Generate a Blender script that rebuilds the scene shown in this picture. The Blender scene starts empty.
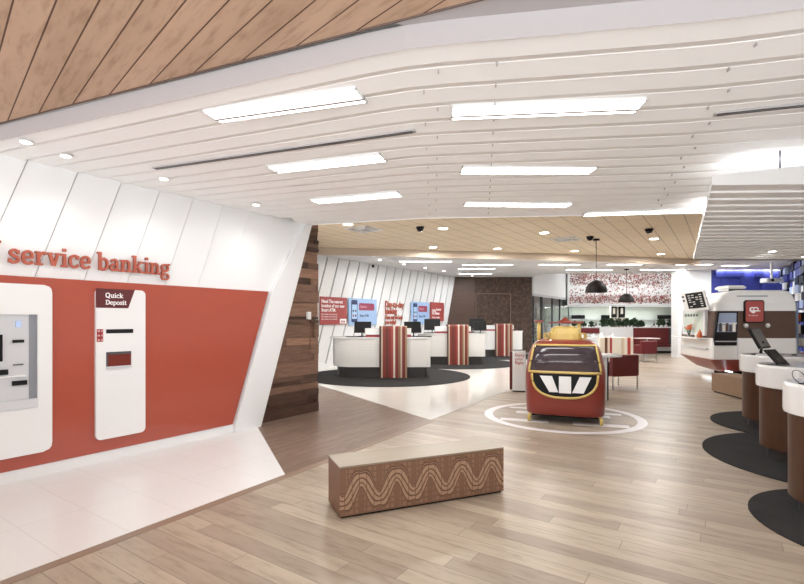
import bpy, bmesh, math, random
from mathutils import Vector, Matrix
random.seed(7)
S = bpy.context.scene
COL = S.collection
PI = math.pi
# ------------------------------------------------------------------ camera
cd = bpy.data.cameras.new('camera'); cam = bpy.data.objects.new('camera', cd); COL.objects.link(cam)
cam.location = (0, 0, 1.6); cam.rotation_euler = (PI/2, 0, 0)
cd.sensor_width = 36; cd.lens = 36*475/804; cd.shift_y = 28/804; cd.clip_end = 200
S.camera = cam
# ------------------------------------------------------------------ world, exposure
S.view_settings.view_transform = 'Standard'; S.view_settings.look = 'None'
S.view_settings.gamma = 1; S.view_settings.use_curve_mapping = False
S.view_settings.exposure = 0.0
w = bpy.data.worlds.new('fill_world'); S.world = w; w.use_nodes = True
wt_ = w.node_tree                      # fill added from the open side behind the camera, brightest below the horizon
tc_ = wt_.nodes.new('ShaderNodeTexCoord'); sp_ = wt_.nodes.new('ShaderNodeSeparateXYZ'); rp_ = wt_.nodes.new('ShaderNodeValToRGB')
wt_.links.new(tc_.outputs['Generated'], sp_.inputs[0]); ma_ = wt_.nodes.new('ShaderNodeMapRange')
ma_.inputs['From Min'].default_value = -1; ma_.inputs['From Max'].default_value = 1
wt_.links.new(sp_.outputs[2], ma_.inputs['Value']); wt_.links.new(ma_.outputs[0], rp_.inputs[0])
rp_.color_ramp.elements[0].position = .47; rp_.color_ramp.elements[0].color = (.96, .985, 1, 1)
rp_.color_ramp.elements[1].position = .55; rp_.color_ramp.elements[1].color = (.27, .28, .30, 1)
wt_.links.new(rp_.outputs[0], wt_.nodes['Background'].inputs[0])
wt_.nodes['Background'].inputs[1].default_value = 4.0

def area(name, loc, size, power, rot=(0, 0, 0), color=(.965, .985, 1), sy=None):
    l = bpy.data.lights.new(name, 'AREA'); l.energy = power; l.color = color
    l.shape = 'RECTANGLE'; l.size = size; l.size_y = sy or size
    o = bpy.data.objects.new(name, l); o.location = loc; o.rotation_euler = rot; COL.objects.link(o)
    return o
def spot(name, loc, target, power, angle=70, blend=.6, color=(.97, .985, 1)):
    l = bpy.data.lights.new(name, 'SPOT'); l.energy = power; l.color = color
    l.spot_size = math.radians(angle); l.spot_blend = blend; l.shadow_soft_size = .06
    o = bpy.data.objects.new(name, l); o.location = loc
    o.rotation_euler = (Vector(target)-Vector(loc)).to_track_quat('-Z', 'Y').to_euler(); COL.objects.link(o)
    return o

# ------------------------------------------------------------------ materials
def mat(name, col, rough=.5, metal=0, emit=0, spec=None, coat=0, alpha=None, trans=0):
    m = bpy.data.materials.new(name); m.use_nodes = True
    b = m.node_tree.nodes['Principled BSDF']
    b.inputs['Base Color'].default_value = (*col, 1); b.inputs['Roughness'].default_value = rough
    b.inputs['Metallic'].default_value = metal
    if spec is not None: b.inputs['Specular IOR Level'].default_value = spec
    if coat: b.inputs['Coat Weight'].default_value = coat; b.inputs['Coat Roughness'].default_value = .08
    if emit: b.inputs['Emission Color'].default_value = (*col, 1); b.inputs['Emission Strength'].default_value = emit
    if trans: b.inputs['Transmission Weight'].default_value = trans
    if alpha is not None: b.inputs['Alpha'].default_value = alpha
    return m
class NT:
    def __init__(s, m): s.nt = m.node_tree; s.b = s.nt.nodes['Principled BSDF']
    def n(s, t, **k):
        x = s.nt.nodes.new(t)
        for a, v in k.items(): setattr(x, a, v)
        return x
    def l(s, a, b): s.nt.links.new(a, b)
    def math(s, op, a, b=None, c=None):
        x = s.n('ShaderNodeMath', operation=op)
        for i, v in enumerate((a, b, c)):
            if v is None: continue
            if isinstance(v, (int, float)): x.inputs[i].default_value = v
            else: s.l(v, x.inputs[i])
        return x.outputs[0]
    def mix(s, f, a, b, mode='MIX'):
        x = s.n('ShaderNodeMix', data_type='RGBA', blend_type=mode)
        for i, v in ((0, f), (6, a), (7, b)):
            if isinstance(v, (int, float)): x.inputs[i].default_value = v
            elif isinstance(v, tuple): x.inputs[i].default_value = (*v, 1)
            else: s.l(v, x.inputs[i])
        return x.outputs[2]
    def coords(s, rot=0, scale=(1, 1, 1), loc=(0, 0, 0), rv=None):
        t = s.n('ShaderNodeTexCoord'); mp = s.n('ShaderNodeMapping')
        s.l(t.outputs['Object'], mp.inputs[0]); mp.inputs['Rotation'].default_value = rv or (0, 0, rot)
        mp.inputs['Scale'].default_value = scale; mp.inputs['Location'].default_value = loc
        return mp.outputs[0]
    def noise(s, vec, scale, detail=4, rough=.5):
        x = s.n('ShaderNodeTexNoise'); x.inputs['Scale'].default_value = scale
        x.inputs['Detail'].default_value = detail; x.inputs['Roughness'].default_value = rough
        s.l(vec, x.inputs['Vector']); return x.outputs[0]
    def ramp(s, f, stops):
        x = s.n('ShaderNodeValToRGB'); e = x.color_ramp.elements
        while len(e) < len(stops): e.new(.5)
        for i, (p, c) in enumerate(stops): e[i].position = p; e[i].color = (*c, 1)
        s.l(f, x.inputs[0]); return x.outputs[0]
    def bump(s, h, strength=.2, dist=.01):
        x = s.n('ShaderNodeBump'); x.inputs['Strength'].default_value = strength; x.inputs['Distance'].default_value = dist
        s.l(h, x.inputs['Height']); s.l(x.outputs[0], s.b.inputs['Normal'])
def planks(name, rot, c1, c2, mortar, rough, length=1.4, width=.14, ms=.004, dark=(.25, .2, .17), grain=.35, spec=.4, rv=None):
    m = mat(name, c1, rough, spec=spec); t = NT(m)
    v = t.coords(rot, rv=rv)
    sx_ = t.n('ShaderNodeSeparateXYZ'); t.l(v, sx_.inputs[0])
    row = t.math('FLOOR', t.math('DIVIDE', sx_.outputs[1], width)); wn = t.n('ShaderNodeTexWhiteNoise', noise_dimensions='1D'); t.l(row, wn.inputs['W'])
    xx = t.math('ADD', sx_.outputs[0], t.math('MULTIPLY', wn.outputs[0], length)); cb = t.n('ShaderNodeCombineXYZ'); t.l(xx, cb.inputs[0]); t.l(sx_.outputs[1], cb.inputs[1])
    br = t.n('ShaderNodeTexBrick'); t.l(cb.outputs[0], br.inputs[0])
    v = t.n('ShaderNodeVectorMath', operation='ADD'); v_in = v
    cb2 = t.n('ShaderNodeCombineXYZ'); t.l(t.math('MULTIPLY', wn.outputs[0], 37), cb2.inputs[0]); t.l(cb.outputs[0], v_in.inputs[0]); t.l(cb2.outputs[0], v_in.inputs[1]); v = v_in.outputs[0]
    br.inputs['Color1'].default_value = (*c1, 1); br.inputs['Color2'].default_value = (*c2, 1)
    br.inputs['Mortar'].default_value = (*mortar, 1); br.inputs['Scale'].default_value = 1
    br.inputs['Mortar Size'].default_value = ms; br.inputs['Brick Width'].default_value = length
    br.inputs['Row Height'].default_value = width; br.offset = 0
    mp = t.n('ShaderNodeMapping'); t.l(v, mp.inputs[0]); mp.inputs['Scale'].default_value = (1.6, 9, 9)
    g = t.noise(mp.outputs[0], 2.2, 6, .62)
    gr = t.ramp(g, [(.3, dark), (.5, (.92, .92, .92)), (.7, (1.0, 1.0, 1.0))])
    mp2 = t.n('ShaderNodeMapping'); t.l(v, mp2.inputs[0]); mp2.inputs['Scale'].default_value = (.5, 3, 1)
    g2 = t.noise(mp2.outputs[0], 1.3, 3)
    gr2 = t.ramp(g2, [(.35, (.82, .8, .78)), (.65, (1.0, 1.0, 1.0))])
    c = t.mix(grain, br.outputs[0], gr, 'MULTIPLY'); c = t.mix(.8, c, gr2, 'MULTIPLY')
    mp3 = t.n('ShaderNodeMapping'); t.l(v, mp3.inputs[0]); mp3.inputs['Scale'].default_value = (1, 4.5, 1)
    c = t.mix(.8 if grain > .5 and rough < .45 else 0, c, t.ramp(t.noise(mp3.outputs[0], 3.1, 3), [(.66, (1, 1, 1)), (.76, (.60, .54, .50))]), 'MULTIPLY')
    t.l(c, t.b.inputs['Base Color'])
    return m
WD = math.atan2(.826, .5635)          # direction of the left wall
M = {}
M['white'] = mat('white_paint', (.86, .86, .855), .45)
M['ceil'] = mat('white_ceiling', (.93, .92, .91), .6)
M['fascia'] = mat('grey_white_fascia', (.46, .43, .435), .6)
M['panel'] = mat('white_wall_panel', (.82, .825, .825), .32)
M['gloss'] = mat('gloss_white', (.82, .82, .815), .15, coat=.4)
M['red'] = mat('terracotta_gloss', (.40, .085, .055), .16, coat=.2)
M['letter'] = mat('red_letter', (.42, .09, .05), .45)
M['maroon'] = mat('maroon', (.10, .012, .014), .4)
M['black'] = mat('black_plastic', (.008, .008, .009), .5, spec=.25)
M['screen'] = mat('dark_screen', (.010, .011, .014), .2, spec=.3)
M['dgrey'] = mat('dark_grey', (.06, .06, .065), .5)
M['grey'] = mat('grey_plastic', (.24, .25, .28), .4)
M['lgrey'] = mat('light_grey', (.6, .61, .63), .35)
M['metal'] = mat('brushed_metal', (.6, .6, .6), .3, 1)
M['lit'] = mat('lamp_diffuser', (1, .98, .96), .5, emit=9)
M['lits'] = mat('downlight_lens', (1, .93, .82), .5, emit=14)
M['yellow'] = mat('yellow_paint', (.64, .46, .14), .4)
M['podred'] = mat('brick_red_gloss', (.25, .038, .026), .33, coat=.15)
M['leather'] = mat('dark_red_leather', (.13, .013, .014), .4)
M['text'] = mat('white_text', (.9, .9, .9), .5)
M['rtext'] = mat('red_text', (.45, .06, .05), .5)
M['blue'] = mat('pale_blue_print', (.36, .52, .78), .35)
M['navy'] = mat('navy_print', (.03, .05, .14), .4)
M['poster'] = mat('red_poster_print', (.38, .07, .065), .35)
M['bluewall'] = mat('cobalt_blue', (.035, .045, .26), .5)
M['bluelt'] = mat('light_blue_board', (.42, .52, .72), .5)
M['brownp'] = mat('brown_laminate', (.095, .052, .036), .45)
M['leaf'] = mat('dark_leaf', (.02, .05, .015), .55)
M['pot'] = mat('white_pot', (.7, .7, .68), .5)
M['plinth'] = mat('charcoal_plinth', (.045, .042, .042), .4)
M['glass'] = mat('pane_glass', (.85, .95, .90), .03, trans=1, alpha=.35)
M['windsh'] = mat('tinted_screen', (.05, .034, .042), .12)
M['green'] = mat('pale_green_backsplash', (.66, .72, .64), .25)
M['cream'] = mat('cream', (.78, .72, .62), .5)
M['orange'] = mat('orange_flower', (.55, .12, .03), .5)
M['wax'] = mat('light_bench_top', (.62, .52, .40), .4)
# stage floors
M['floor'] = planks('pale_oak_planks', -(WD+PI/2), (.50, .425, .33), (.35, .28, .215), (.20, .16, .125), .33, 1.7, .15, .0022, (.50, .43, .38), .55)
M['dfloor'] = planks('darker_oak_planks', -WD, (.30, .215, .165), (.215, .145, .11), (.11, .075, .055), .3, 1.2, .075, .003, (.45, .38, .33), .75)
M['nwood'] = planks('tan_ceiling_boards', -(PI*.75), (.66, .465, .34), (.58, .405, .29), (.14, .085, .06), .6, 60, .166, .005, (.55, .48, .42), .6, .1)
M['kwood'] = planks('walnut_drum', 0, (.085, .036, .018), (.085, .036, .018), (.07, .03, .02), .35, 30, 30, 0, (.5, .42, .38), .5, rv=(0, PI/2, 0))
def tile_mat(name, rot, c, w_, h_, ms, mc, rough):
    m = mat(name, c, rough, spec=.6); t = NT(m); v = t.coords(rot)
    br = t.n('ShaderNodeTexBrick'); t.l(v, br.inputs[0]); br.offset = 0
    br.inputs['Color1'].default_value = (*c, 1); br.inputs['Color2'].default_value = (*[x*.97 for x in c], 1)
    br.inputs['Mortar'].default_value = (*mc, 1); br.inputs['Scale'].default_value = 1
    br.inputs['Mortar Size'].default_value = ms; br.inputs['Brick Width'].default_value = w_; br.inputs['Row Height'].default_value = h_
    n = t.noise(v, 40, 3); c2 = t.mix(.12, br.outputs[0], t.ramp(n, [(.4, (.8, .78, .75)), (.6, (1, 1, 1))]), 'MULTIPLY')
    t.l(c2, t.b.inputs['Base Color']); return m
M['tile'] = tile_mat('white_floor_tile', -WD, (.80, .80, .795), .45, .9, .002, (.6, .59, .57), .3)
M['tile2'] = tile_mat('white_gloss_floor', -WD, (.80, .79, .76), 1.2, 1.2, .003, (.6, .6, .58), .1)
M['tan'] = tile_mat('beige_acoustic_boards', -WD, (.80, .66, .48), 1.2, .38, .010, (.40, .31, .21), .7)
m = M['carpet'] = mat('charcoal_carpet', (.03, .029, .031), .9, spec=.1); t = NT(m)
v = t.coords(); n = t.noise(v, 160, 3); n2 = t.noise(v, 3, 3)
t.l(t.mix(.5, t.ramp(n, [(.3, (.02, .02, .021)), (.7, (.055, .053, .055))]), t.ramp(n2, [(.3, (.024, .024, .024)), (.7, (.042, .04, .04))])), t.b.inputs['Base Color']); t.bump(n, .5, .004)
# cork like brown wall
m = M['cork'] = mat('mottled_brown_cork', (.09, .045, .03), .6); t = NT(m); v = t.coords()
n = t.noise(v, 7, 8, .75)
t.l(t.ramp(n, [(.3, (.020, .010, .007)), (.5, (.06, .032, .021)), (.62, (.12, .07, .045)), (.8, (.045, .023, .015))]), t.b.inputs['Base Color'])
# bench body
m = M['benchwood'] = mat('routed_bench_face', (.30, .165, .10), .5); t = NT(m)
tc = t.n('ShaderNodeTexCoord'); sp = t.n('ShaderNodeSeparateXYZ'); t.l(tc.outputs['Object'], sp.inputs[0])
X, Z = sp.outputs[0], sp.outputs[2]
L = .312
ph = t.math('MULTIPLY', X, 2*PI/L)
ph = t.math('ADD', ph, 4.2)
wv = t.math('MULTIPLY', t.math('SINE', ph), .085)
sl = t.math('MULTIPLY', t.math('COSINE', ph), .085*2*PI/L)
d = t.math('SUBTRACT', t.math('SUBTRACT', Z, .215), wv)
dn = t.math('DIVIDE', d, t.math('SQRT', t.math('ADD', t.math('MULTIPLY', sl, sl), 1)))
ad = t.math('ABSOLUTE', dn)
band = t.math('LESS_THAN', ad, .056)
st = t.math('GREATER_THAN', t.math('SINE', t.math('MULTIPLY', t.math('ADD', dn, .056), 2*PI/.0373)), -.55)
tick = t.math('GREATER_THAN', t.math('ABSOLUTE', t.math('SINE', t.math('MULTIPLY', ph, 2.5))), .13)
a = t.math('MULTIPLY', t.math('MULTIPLY', band, st), tick)
outl = t.math('MULTIPLY', t.math('LESS_THAN', ad, .066), t.math('SUBTRACT', 1, a))
# squares outside the wave
fx = t.math('FRACT', t.math('MULTIPLY', t.math('ADD', X, 5), 1/.052)); fz = t.math('FRACT', t.math('MULTIPLY', Z, 1/.047))
sq = t.math('MULTIPLY', t.math('GREATER_THAN', t.math('ABSOLUTE', t.math('SUBTRACT', fx, .5)), .16), t.math('GREATER_THAN', t.math('ABSOLUTE', t.math('SUBTRACT', fz, .5)), .16))
hump = t.math('GREATER_THAN', t.math('ABSOLUTE', t.math('COSINE', ph)), .5)
sqo = t.math('MULTIPLY', t.math('MULTIPLY', sq, hump), t.math('GREATER_THAN', ad, .07))
gm = t.n('ShaderNodeMapping'); t.l(tc.outputs['Object'], gm.inputs[0]); gm.inputs['Scale'].default_value = (2, 20, 30)
gn = t.noise(gm.outputs[0], 3, 5)
base = t.mix(gn, (.19, .10, .06), (.26, .145, .09))
nz = t.n('ShaderNodeSeparateXYZ'); t.l(tc.outputs['Normal'], nz.inputs[0]); face_ = t.math('GREATER_THAN', t.math('ABSOLUTE', nz.outputs[1]), .5)
a = t.math('MULTIPLY', a, face_); outl = t.math('MULTIPLY', outl, face_); sqo = t.math('MULTIPLY', sqo, face_)
c = t.mix(t.math('MULTIPLY', a, .8), base, (.50, .33, .22)); c = t.mix(t.math('MULTIPLY', outl, .75), c, (.15, .075, .045))
c = t.mix(t.math('MULTIPLY', sqo, .30), c, (.46, .30, .20))
t.l(c, t.b.inputs['Base Color']); t.bump(t.math('SUBTRACT', a, outl), .35, .004)
m = M['wax'] = mat('light_bench_top', (.62, .52, .40), .4); t = NT(m)
v = t.coords(scale=(1.2, 14, 14)); t.l(t.mix(t.noise(v, 3, 5), (.27, .225, .165), (.35, .30, .225)), t.b.inputs['Base Color'])
m = M['boxwood'] = mat('brown_box_bench', (.27, .16, .10), .5); t = NT(m)
v = t.coords(); t.l(t.mix(t.noise(v, 12, 6, .7), (.20, .12, .075), (.38, .25, .165)), t.b.inputs['Base Color'])
# recycled timber wall
m = M['timber'] = mat('recycled_timber_boards', (.15, .08, .05), .5); t = NT(m)
tc = t.n('ShaderNodeTexCoord'); g = t.n('ShaderNodeObjectInfo')
gm = t.n('ShaderNodeMapping'); t.l(tc.outputs['Object'], gm.inputs[0]); gm.inputs['Scale'].default_value = (1.5, 1.5, 22)
n = t.noise(gm.outputs[0], 2.2, 6, .65)
at = t.n('ShaderNodeAttribute', attribute_name='tone')
c = t.mix(at.outputs['Fac'], (.06, .03, .02), (.38, .215, .14))
t.l(t.mix(.75, c, t.ramp(n, [(.3, (.38, .33, .3)), (.6, (1, 1, 1))]), 'MULTIPLY'), t.b.inputs['Base Color'])
# embossed white counter
m = M['emboss'] = mat('embossed_white', (.80, .79, .77), .4); t = NT(m)
tc = t.n('ShaderNodeTexCoord'); sp = t.n('ShaderNodeSeparateXYZ'); t.l(tc.outputs['Object'], sp.inputs[0])
ck = t.math('MULTIPLY', t.math('SINE', t.math('MULTIPLY', t.math('ADD', sp.outputs[0], sp.outputs[2]), 2*PI/.085)), t.math('SINE', t.math('MULTIPLY', t.math('SUBTRACT', sp.outputs[0], sp.outputs[2]), 2*PI/.085)))
t.bump(ck, .3, .008)
STR = [(.0, (.07, .02, .015)), (.06, (.52, .42, .32)), (.12, (.22, .03, .022)), (.24, (.09, .035, .02)), (.30, (.21, .025, .02)), (.42, (.30, .05, .04)),
       (.50, (.72, .66, .55)), (.57, (.22, .03, .025)), (.68, (.24, .13, .07)), (.76, (.56, .46, .34)), (.82, (.18, .025, .02)), (.93, (.36, .24, .15))]
def stripes(name, stops, width, x0):
    m = mat(name, (.5, .3, .2), .45); t = NT(m); tc = t.n('ShaderNodeTexCoord'); sp = t.n('ShaderNodeSeparateXYZ'); t.l(tc.outputs['Object'], sp.inputs[0])
    f = t.math('FRACT', t.math('DIVIDE', t.math('SUBTRACT', sp.outputs[0], x0), width))
    c = t.ramp(f, stops); t.nt.nodes[-1].color_ramp.interpolation = 'CONSTANT'; t.l(c, t.b.inputs['Base Color']); return m
M['stripe'] = stripes('red_brown_cream_stripes', STR, .76, -.38)
M['stripe2'] = stripes('cream_red_black_stripes', [(.0, (.4, .06, .04)), (.06, (.7, .64, .54)), (.2, (.12, .05, .03)), (.27, (.7, .6, .5)), (.33, (.35, .04, .04)), (.39, (.72, .68, .6)), (.62, (.6, .5, .38)), (.7, (.72, .68, .6)),
                       (.78, (.4, .05, .04)), (.86, (.7, .65, .55)), (.93, (.1, .05, .03))], 1.5, -.75)

# ------------------------------------------------------------------ mesh helpers
def link(o, parent=None):
    COL.objects.link(o)
    if parent: o.parent = parent
    return o
def obj(name, bm, m, parent=None, loc=None, rz=None, smooth=False, bevel=0, label=None, cat=None, group=None, kind=None, mats=None):
    bmesh.ops.recalc_face_normals(bm, faces=bm.faces)
    me = bpy.data.meshes.new(name); bm.to_mesh(me); bm.free()
    for x in (mats or [m]): me.materials.append(x)
    if smooth:
        for p in me.polygons: p.use_smooth = True
    o = bpy.data.objects.new(name, me); link(o, parent)
    if loc is not None: o.location = loc
    if rz is not None: o.rotation_euler.z = rz
    if bevel:
        b = o.modifiers.new('bevel', 'BEVEL'); b.width = bevel; b.segments = 3; b.limit_method = 'ANGLE'; b.angle_limit = .6
        if smooth is None: pass
    return tag(o, label, cat, group, kind)
def tag(o, label=None, cat=None, group=None, kind=None):
    if label: o['label'] = label
    if cat: o['category'] = cat
    if group: o['group'] = group
    if kind: o['kind'] = kind
    return o
def struct(name, bm, m, **k): return obj(name, bm, m, kind='structure', **k)
def thing(name, label, cat, loc=(0, 0, 0), rz=0, group=None):
    o = bpy.data.objects.new(name, None); o.empty_display_size = .1; COL.objects.link(o)
    o.location = loc; o.rotation_euler = (0, 0, rz); return tag(o, label, cat, group)
def dup(root, loc, rz=None, label=None, group=None, scale=None):
    r = root.copy(); COL.objects.link(r); r.location = loc
    if rz is not None: r.rotation_euler = (0, 0, rz)
    if scale is not None: r.scale = (scale,)*3
    if label: r['label'] = label
    if group: r['group'] = group
    for ch in [x for x in COL.objects if x.parent == root]:
        c = ch.copy(); COL.objects.link(c); c.parent = r
        for g in [x for x in COL.objects if x.parent == ch]:
            d_ = g.copy(); COL.objects.link(d_); d_.parent = c
    return r
def B(): return bmesh.new()
def box(bm, x0, x1, y0, y1, z0, z1, mx=None, mi=0):
    vs = [bm.verts.new(Vector(p) if mx is None else mx @ Vector(p)) for p in
          ((x0, y0, z0), (x1, y0, z0), (x1, y1, z0), (x0, y1, z0), (x0, y0, z1), (x1, y0, z1), (x1, y1, z1), (x0, y1, z1))]
    for f in ((0, 1, 2, 3), (4, 5, 6, 7), (0, 1, 5, 4), (1, 2, 6, 5), (2, 3, 7, 6), (3, 0, 4, 7)):
        fc = bm.faces.new([vs[i] for i in f]); fc.material_index = mi
    return bm
def prism(bm, pts, z0, z1, mx=None):
    a = [bm.verts.new((mx or Matrix()) @ Vector((x, y, z0))) for x, y in pts]
    b = [bm.verts.new((mx or Matrix()) @ Vector((x, y, z1))) for x, y in pts]
    n = len(pts); bm.faces.new(a); bm.faces.new(b)
    for i in range(n): bm.faces.new((a[i], a[(i+1) % n], b[(i+1) % n], b[i]))
    return bm
def loft(bm, rings, cap=True):
    rs = [[bm.verts.new(p) for p in r] for r in rings]; n = len(rs[0])
    for a, b in zip(rs, rs[1:]):
        for i in range(n): bm.faces.new((a[i], a[(i+1) % n], b[(i+1) % n], b[i]))
    if cap: bm.faces.new(rs[0]); bm.faces.new(rs[-1])
    return bm
def lathe(bm, prof, c=(0, 0, 0), n=24, cap=True):
    c = Vector(c)
    return loft(bm, [[c+Vector((r*math.cos(2*PI*i/n), r*math.sin(2*PI*i/n), z)) for i in range(n)] for r, z in prof], cap)
def tube(bm, pts, r, n=8, closed=False):
    pts = [Vector(p) for p in pts]; rings = []; k = len(pts)
    for i, p in enumerate(pts):
        a = pts[(i-1) % k] if (closed or i > 0) else p; b = pts[(i+1) % k] if (closed or i < k-1) else p
        d_ = (b-a).normalized(); up = Vector((0, 0, 1)) if abs(d_.z) < .95 else Vector((0, 1, 0))
        s_ = d_.cross(up).normalized(); q = s_.cross(d_)
        rr = r[i] if isinstance(r, (list, tuple)) else r
        rings.append([p+(s_*math.cos(2*PI*j/n)+q*math.sin(2*PI*j/n))*rr for j in range(n)])
    if closed: rings.append(rings[0]); 
    return loft(bm, rings, not closed)
def rrect(x0, x1, y0, y1, r, n=6):
    rs = r if isinstance(r, (list, tuple)) else (r,)*4
    out = []
    for (cx, cy, a0, q) in ((x1, y1, 0, rs[0]), (x0, y1, 90, rs[1]), (x0, y0, 180, rs[2]), (x1, y0, 270, rs[3])):
        sx = -1 if a0 in (0, 270) else 1; sy = -1 if a0 in (0, 90) else 1
        ccx, ccy = cx+sx*q, cy+sy*q
        for i in range(n+1):
            a_ = math.radians(a0+90*i/n); out.append((ccx+q*math.cos(a_), ccy+q*math.sin(a_)))
    return out
def plane_mx(o, xd, yd):                 # local x,y in the plane, local z = out of it
    x = Vector(xd).normalized(); y = Vector(yd).normalized(); z = x.cross(y)
    m_ = Matrix.Identity(4)
    for i in range(3): m_[i][0] = x[i]; m_[i][1] = y[i]; m_[i][2] = z[i]; m_[i][3] = o[i]
    return m_
def text(name, s, size, m, mx, parent=None, ext=.003, offset=0, align='LEFT', sx=1, space=1, **k):
    cu = bpy.data.curves.new(name, 'FONT'); cu.body = s; cu.size = size; cu.extrude = ext; cu.offset = offset; cu.align_x = align
    cu.space_character = space; cu.resolution_u = 2
    o = bpy.data.objects.new(name, cu); COL.objects.link(o)
    bpy.context.view_layer.update()
    me = bpy.data.meshes.new_from_object(o.evaluated_get(bpy.context.evaluated_depsgraph_get()))
    COL.objects.unlink(o); bpy.data.objects.remove(o)
    me.transform(mx @ Matrix.Diagonal((sx, 1, 1, 1))); me.materials.clear(); me.materials.append(m)
    o = bpy.data.objects.new(name, me); link(o, parent); return tag(o, **k)
def G(u, v): Y = 760/(v-320); return ((u-402)/475*Y, Y)           # floor point seen at a place in the photo
def C(u, v, z): Y = 475*(z-1.6)/(320-v); return ((u-402)/475*Y, Y) # ceiling point at height z

# ------------------------------------------------------------------ slab serif letters (x-height 1)
T1, T2 = .23, .15
def sm(pts, n=5):
    P_ = [Vector(p) for p in pts]; P_ = [2*P_[0]-P_[1]]+P_+[2*P_[-1]-P_[-2]]; out = []
    for i in range(1, len(P_)-2):
        for j in range(n):
            q = j/n; a, b, c_, d_ = P_[i-1:i+3]
            out.append(.5*((2*b)+(c_-a)*q+(2*a-5*b+4*c_-d_)*q*q+(3*b-a-3*c_+d_)*q**3))
    return out+[P_[-2]]
def LN(*p, t=T1): return ([Vector(q) for q in p], t)
def SM(*p, t=T1): return (sm(p), t)
def SF(x0, x1, y): return LN((x0, y), (x1, y), t=T2)
GL = {
 's': (.84, [SM((.70, .74), (.56, .91), (.34, .92), (.18, .78), (.24, .60), (.46, .50), (.66, .38), (.66, .18), (.46, .07), (.24, .10), (.12, .26), t=.2), LN((.72, .95), (.72, .66), t=.12), LN((.10, .34), (.10, .04), t=.12)]),
 'e': (.92, [SM((.80, .22), (.64, .09), (.42, .07), (.20, .2), (.13, .5), (.22, .8), (.45, .93), (.68, .83), (.76, .6), (.77, .5), t=.2), LN((.12, .50), (.85, .50), t=.14)]),
 'r': (.80, [LN((.24, .0), (.24, 1.0)), SF(.0, .55, .075), SF(.0, .24, .925), SM((.28, .62), (.42, .86), (.60, .93), (.76, .86), t=.2)]),
 'v': (.98, [LN((.20, .95), (.48, .05)), LN((.80, .95), (.52, .05), t=.2), SF(.0, .42, .925), SF(.6, 1.0, .925)]),
 'i': (.52, [LN((.27, .0), (.27, 1.0)), SF(.0, .54, .075), SF(.0, .27, .925), LN((.26, 1.17), (.26, 1.40), t=.25)]),
 'c': (.86, [SM((.78, .24), (.62, .09), (.42, .07), (.20, .2), (.13, .5), (.22, .8), (.45, .93), (.64, .88), (.74, .72), t=.2), LN((.77, .95), (.77, .66), t=.12)]),
 'b': (1.0, [LN((.24, .0), (.24, 1.45)), SF(.0, .24, 1.375), SM((.26, .72), (.42, .91), (.62, .92), (.82, .76), (.87, .5), (.80, .22), (.60, .07), (.40, .09), (.26, .26), t=.2)]),
 'a': (.92, [SM((.16, .80), (.36, .93), (.56, .90), (.66, .72), (.66, .2), t=.2), LN((.66, .6), (.66, .05)), SF(.6, .92, .075), SM((.66, .56), (.40, .56), (.17, .44), (.15, .20), (.32, .07), (.52, .13), (.66, .30), t=.18)]),
 'n': (1.08, [LN((.24, .0), (.24, 1.0)), SF(.0, .48, .075), SF(.0, .24, .925), SM((.28, .66), (.42, .88), (.62, .92), (.78, .78), (.80, .5), (.80, .05), t=.2), SF(.6, 1.04, .075)]),
 'k': (1.08, [LN((.24, .0), (.24, 1.45)), SF(.0, .48, .075), SF(.0, .24, 1.375), LN((.30, .40), (.78, .92), t=.15), LN((.44, .58), (.84, .06), t=.23), SF(.58, .98, .925), SF(.66, 1.06, .075)]),
 'g': (.98, [SM((.50, .93), (.24, .88), (.14, .66), (.24, .42), (.46, .36), (.68, .44), (.76, .66), (.66, .88), (.46, .93), t=.18), SM((.26, .42), (.16, .24), (.30, .10), (.64, .08), (.82, -.10), (.70, -.32), (.42, -.38), (.16, -.30), (.12, -.10), (.28, .06), t=.16), SM((.70, .84), (.82, .96), (.96, .96), t=.15)]),
 'l': (.52, [LN((.27, .0), (.27, 1.45)), SF(.0, .54, .075), SF(.0, .27, 1.375)]),
 'f': (.62, [LN((.28, .0), (.28, 1.1)), SF(.04, .56, .075), SF(.04, .58, .9), SM((.28, 1.0), (.34, 1.32), (.54, 1.42), (.68, 1.34), t=.2)]),
 'o': (.96, [SM((.48, .93), (.22, .84), (.13, .5), (.22, .16), (.48, .07), (.74, .16), (.83, .5), (.74, .84), (.48, .93), t=.2)]),
 'p': (1.0, [LN((.24, -.42), (.24, 1.0)), SF(.0, .48, -.35), SF(.0, .24, .925), SM((.26, .72), (.42, .91), (.62, .92), (.82, .76), (.87, .5), (.80, .22), (.60, .07), (.40, .09), (.26, .26), t=.2)]),
 't': (.66, [LN((.28, 1.3), (.28, .3)), SF(.04, .58, .925), SM((.28, .4), (.32, .12), (.5, .07), (.62, .16), t=.2)]),
 'u': (1.06, [SM((.22, .95), (.22, .4), (.30, .12), (.50, .07), (.70, .2), (.78, .36), t=.2), LN((.80, 1), (.80, .0)), SF(.0, .22, .925), SF(.58, .8, .925), SF(.8, 1.02, .075)]),
 'Q': (1.3, [SM((.62, 1.36), (.26, 1.22), (.13, .72), (.26, .2), (.62, .07), (.98, .2), (1.10, .72), (.98, 1.22), (.62, 1.36), t=.24), SM((.56, .3), (.8, .1), (1.02, -.14), (1.2, -.1), t=.2)]),
 'D': (1.25, [LN((.28, .0), (.28, 1.42)), SF(.0, .5, .075), SF(.0, .5, 1.345), SM((.4, 1.345), (.78, 1.3), (1.06, 1.05), (1.1, .71), (1.06, .38), (.78, .13), (.4, .075), t=.24)]),
 ' ': (.42, []),
}
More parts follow.
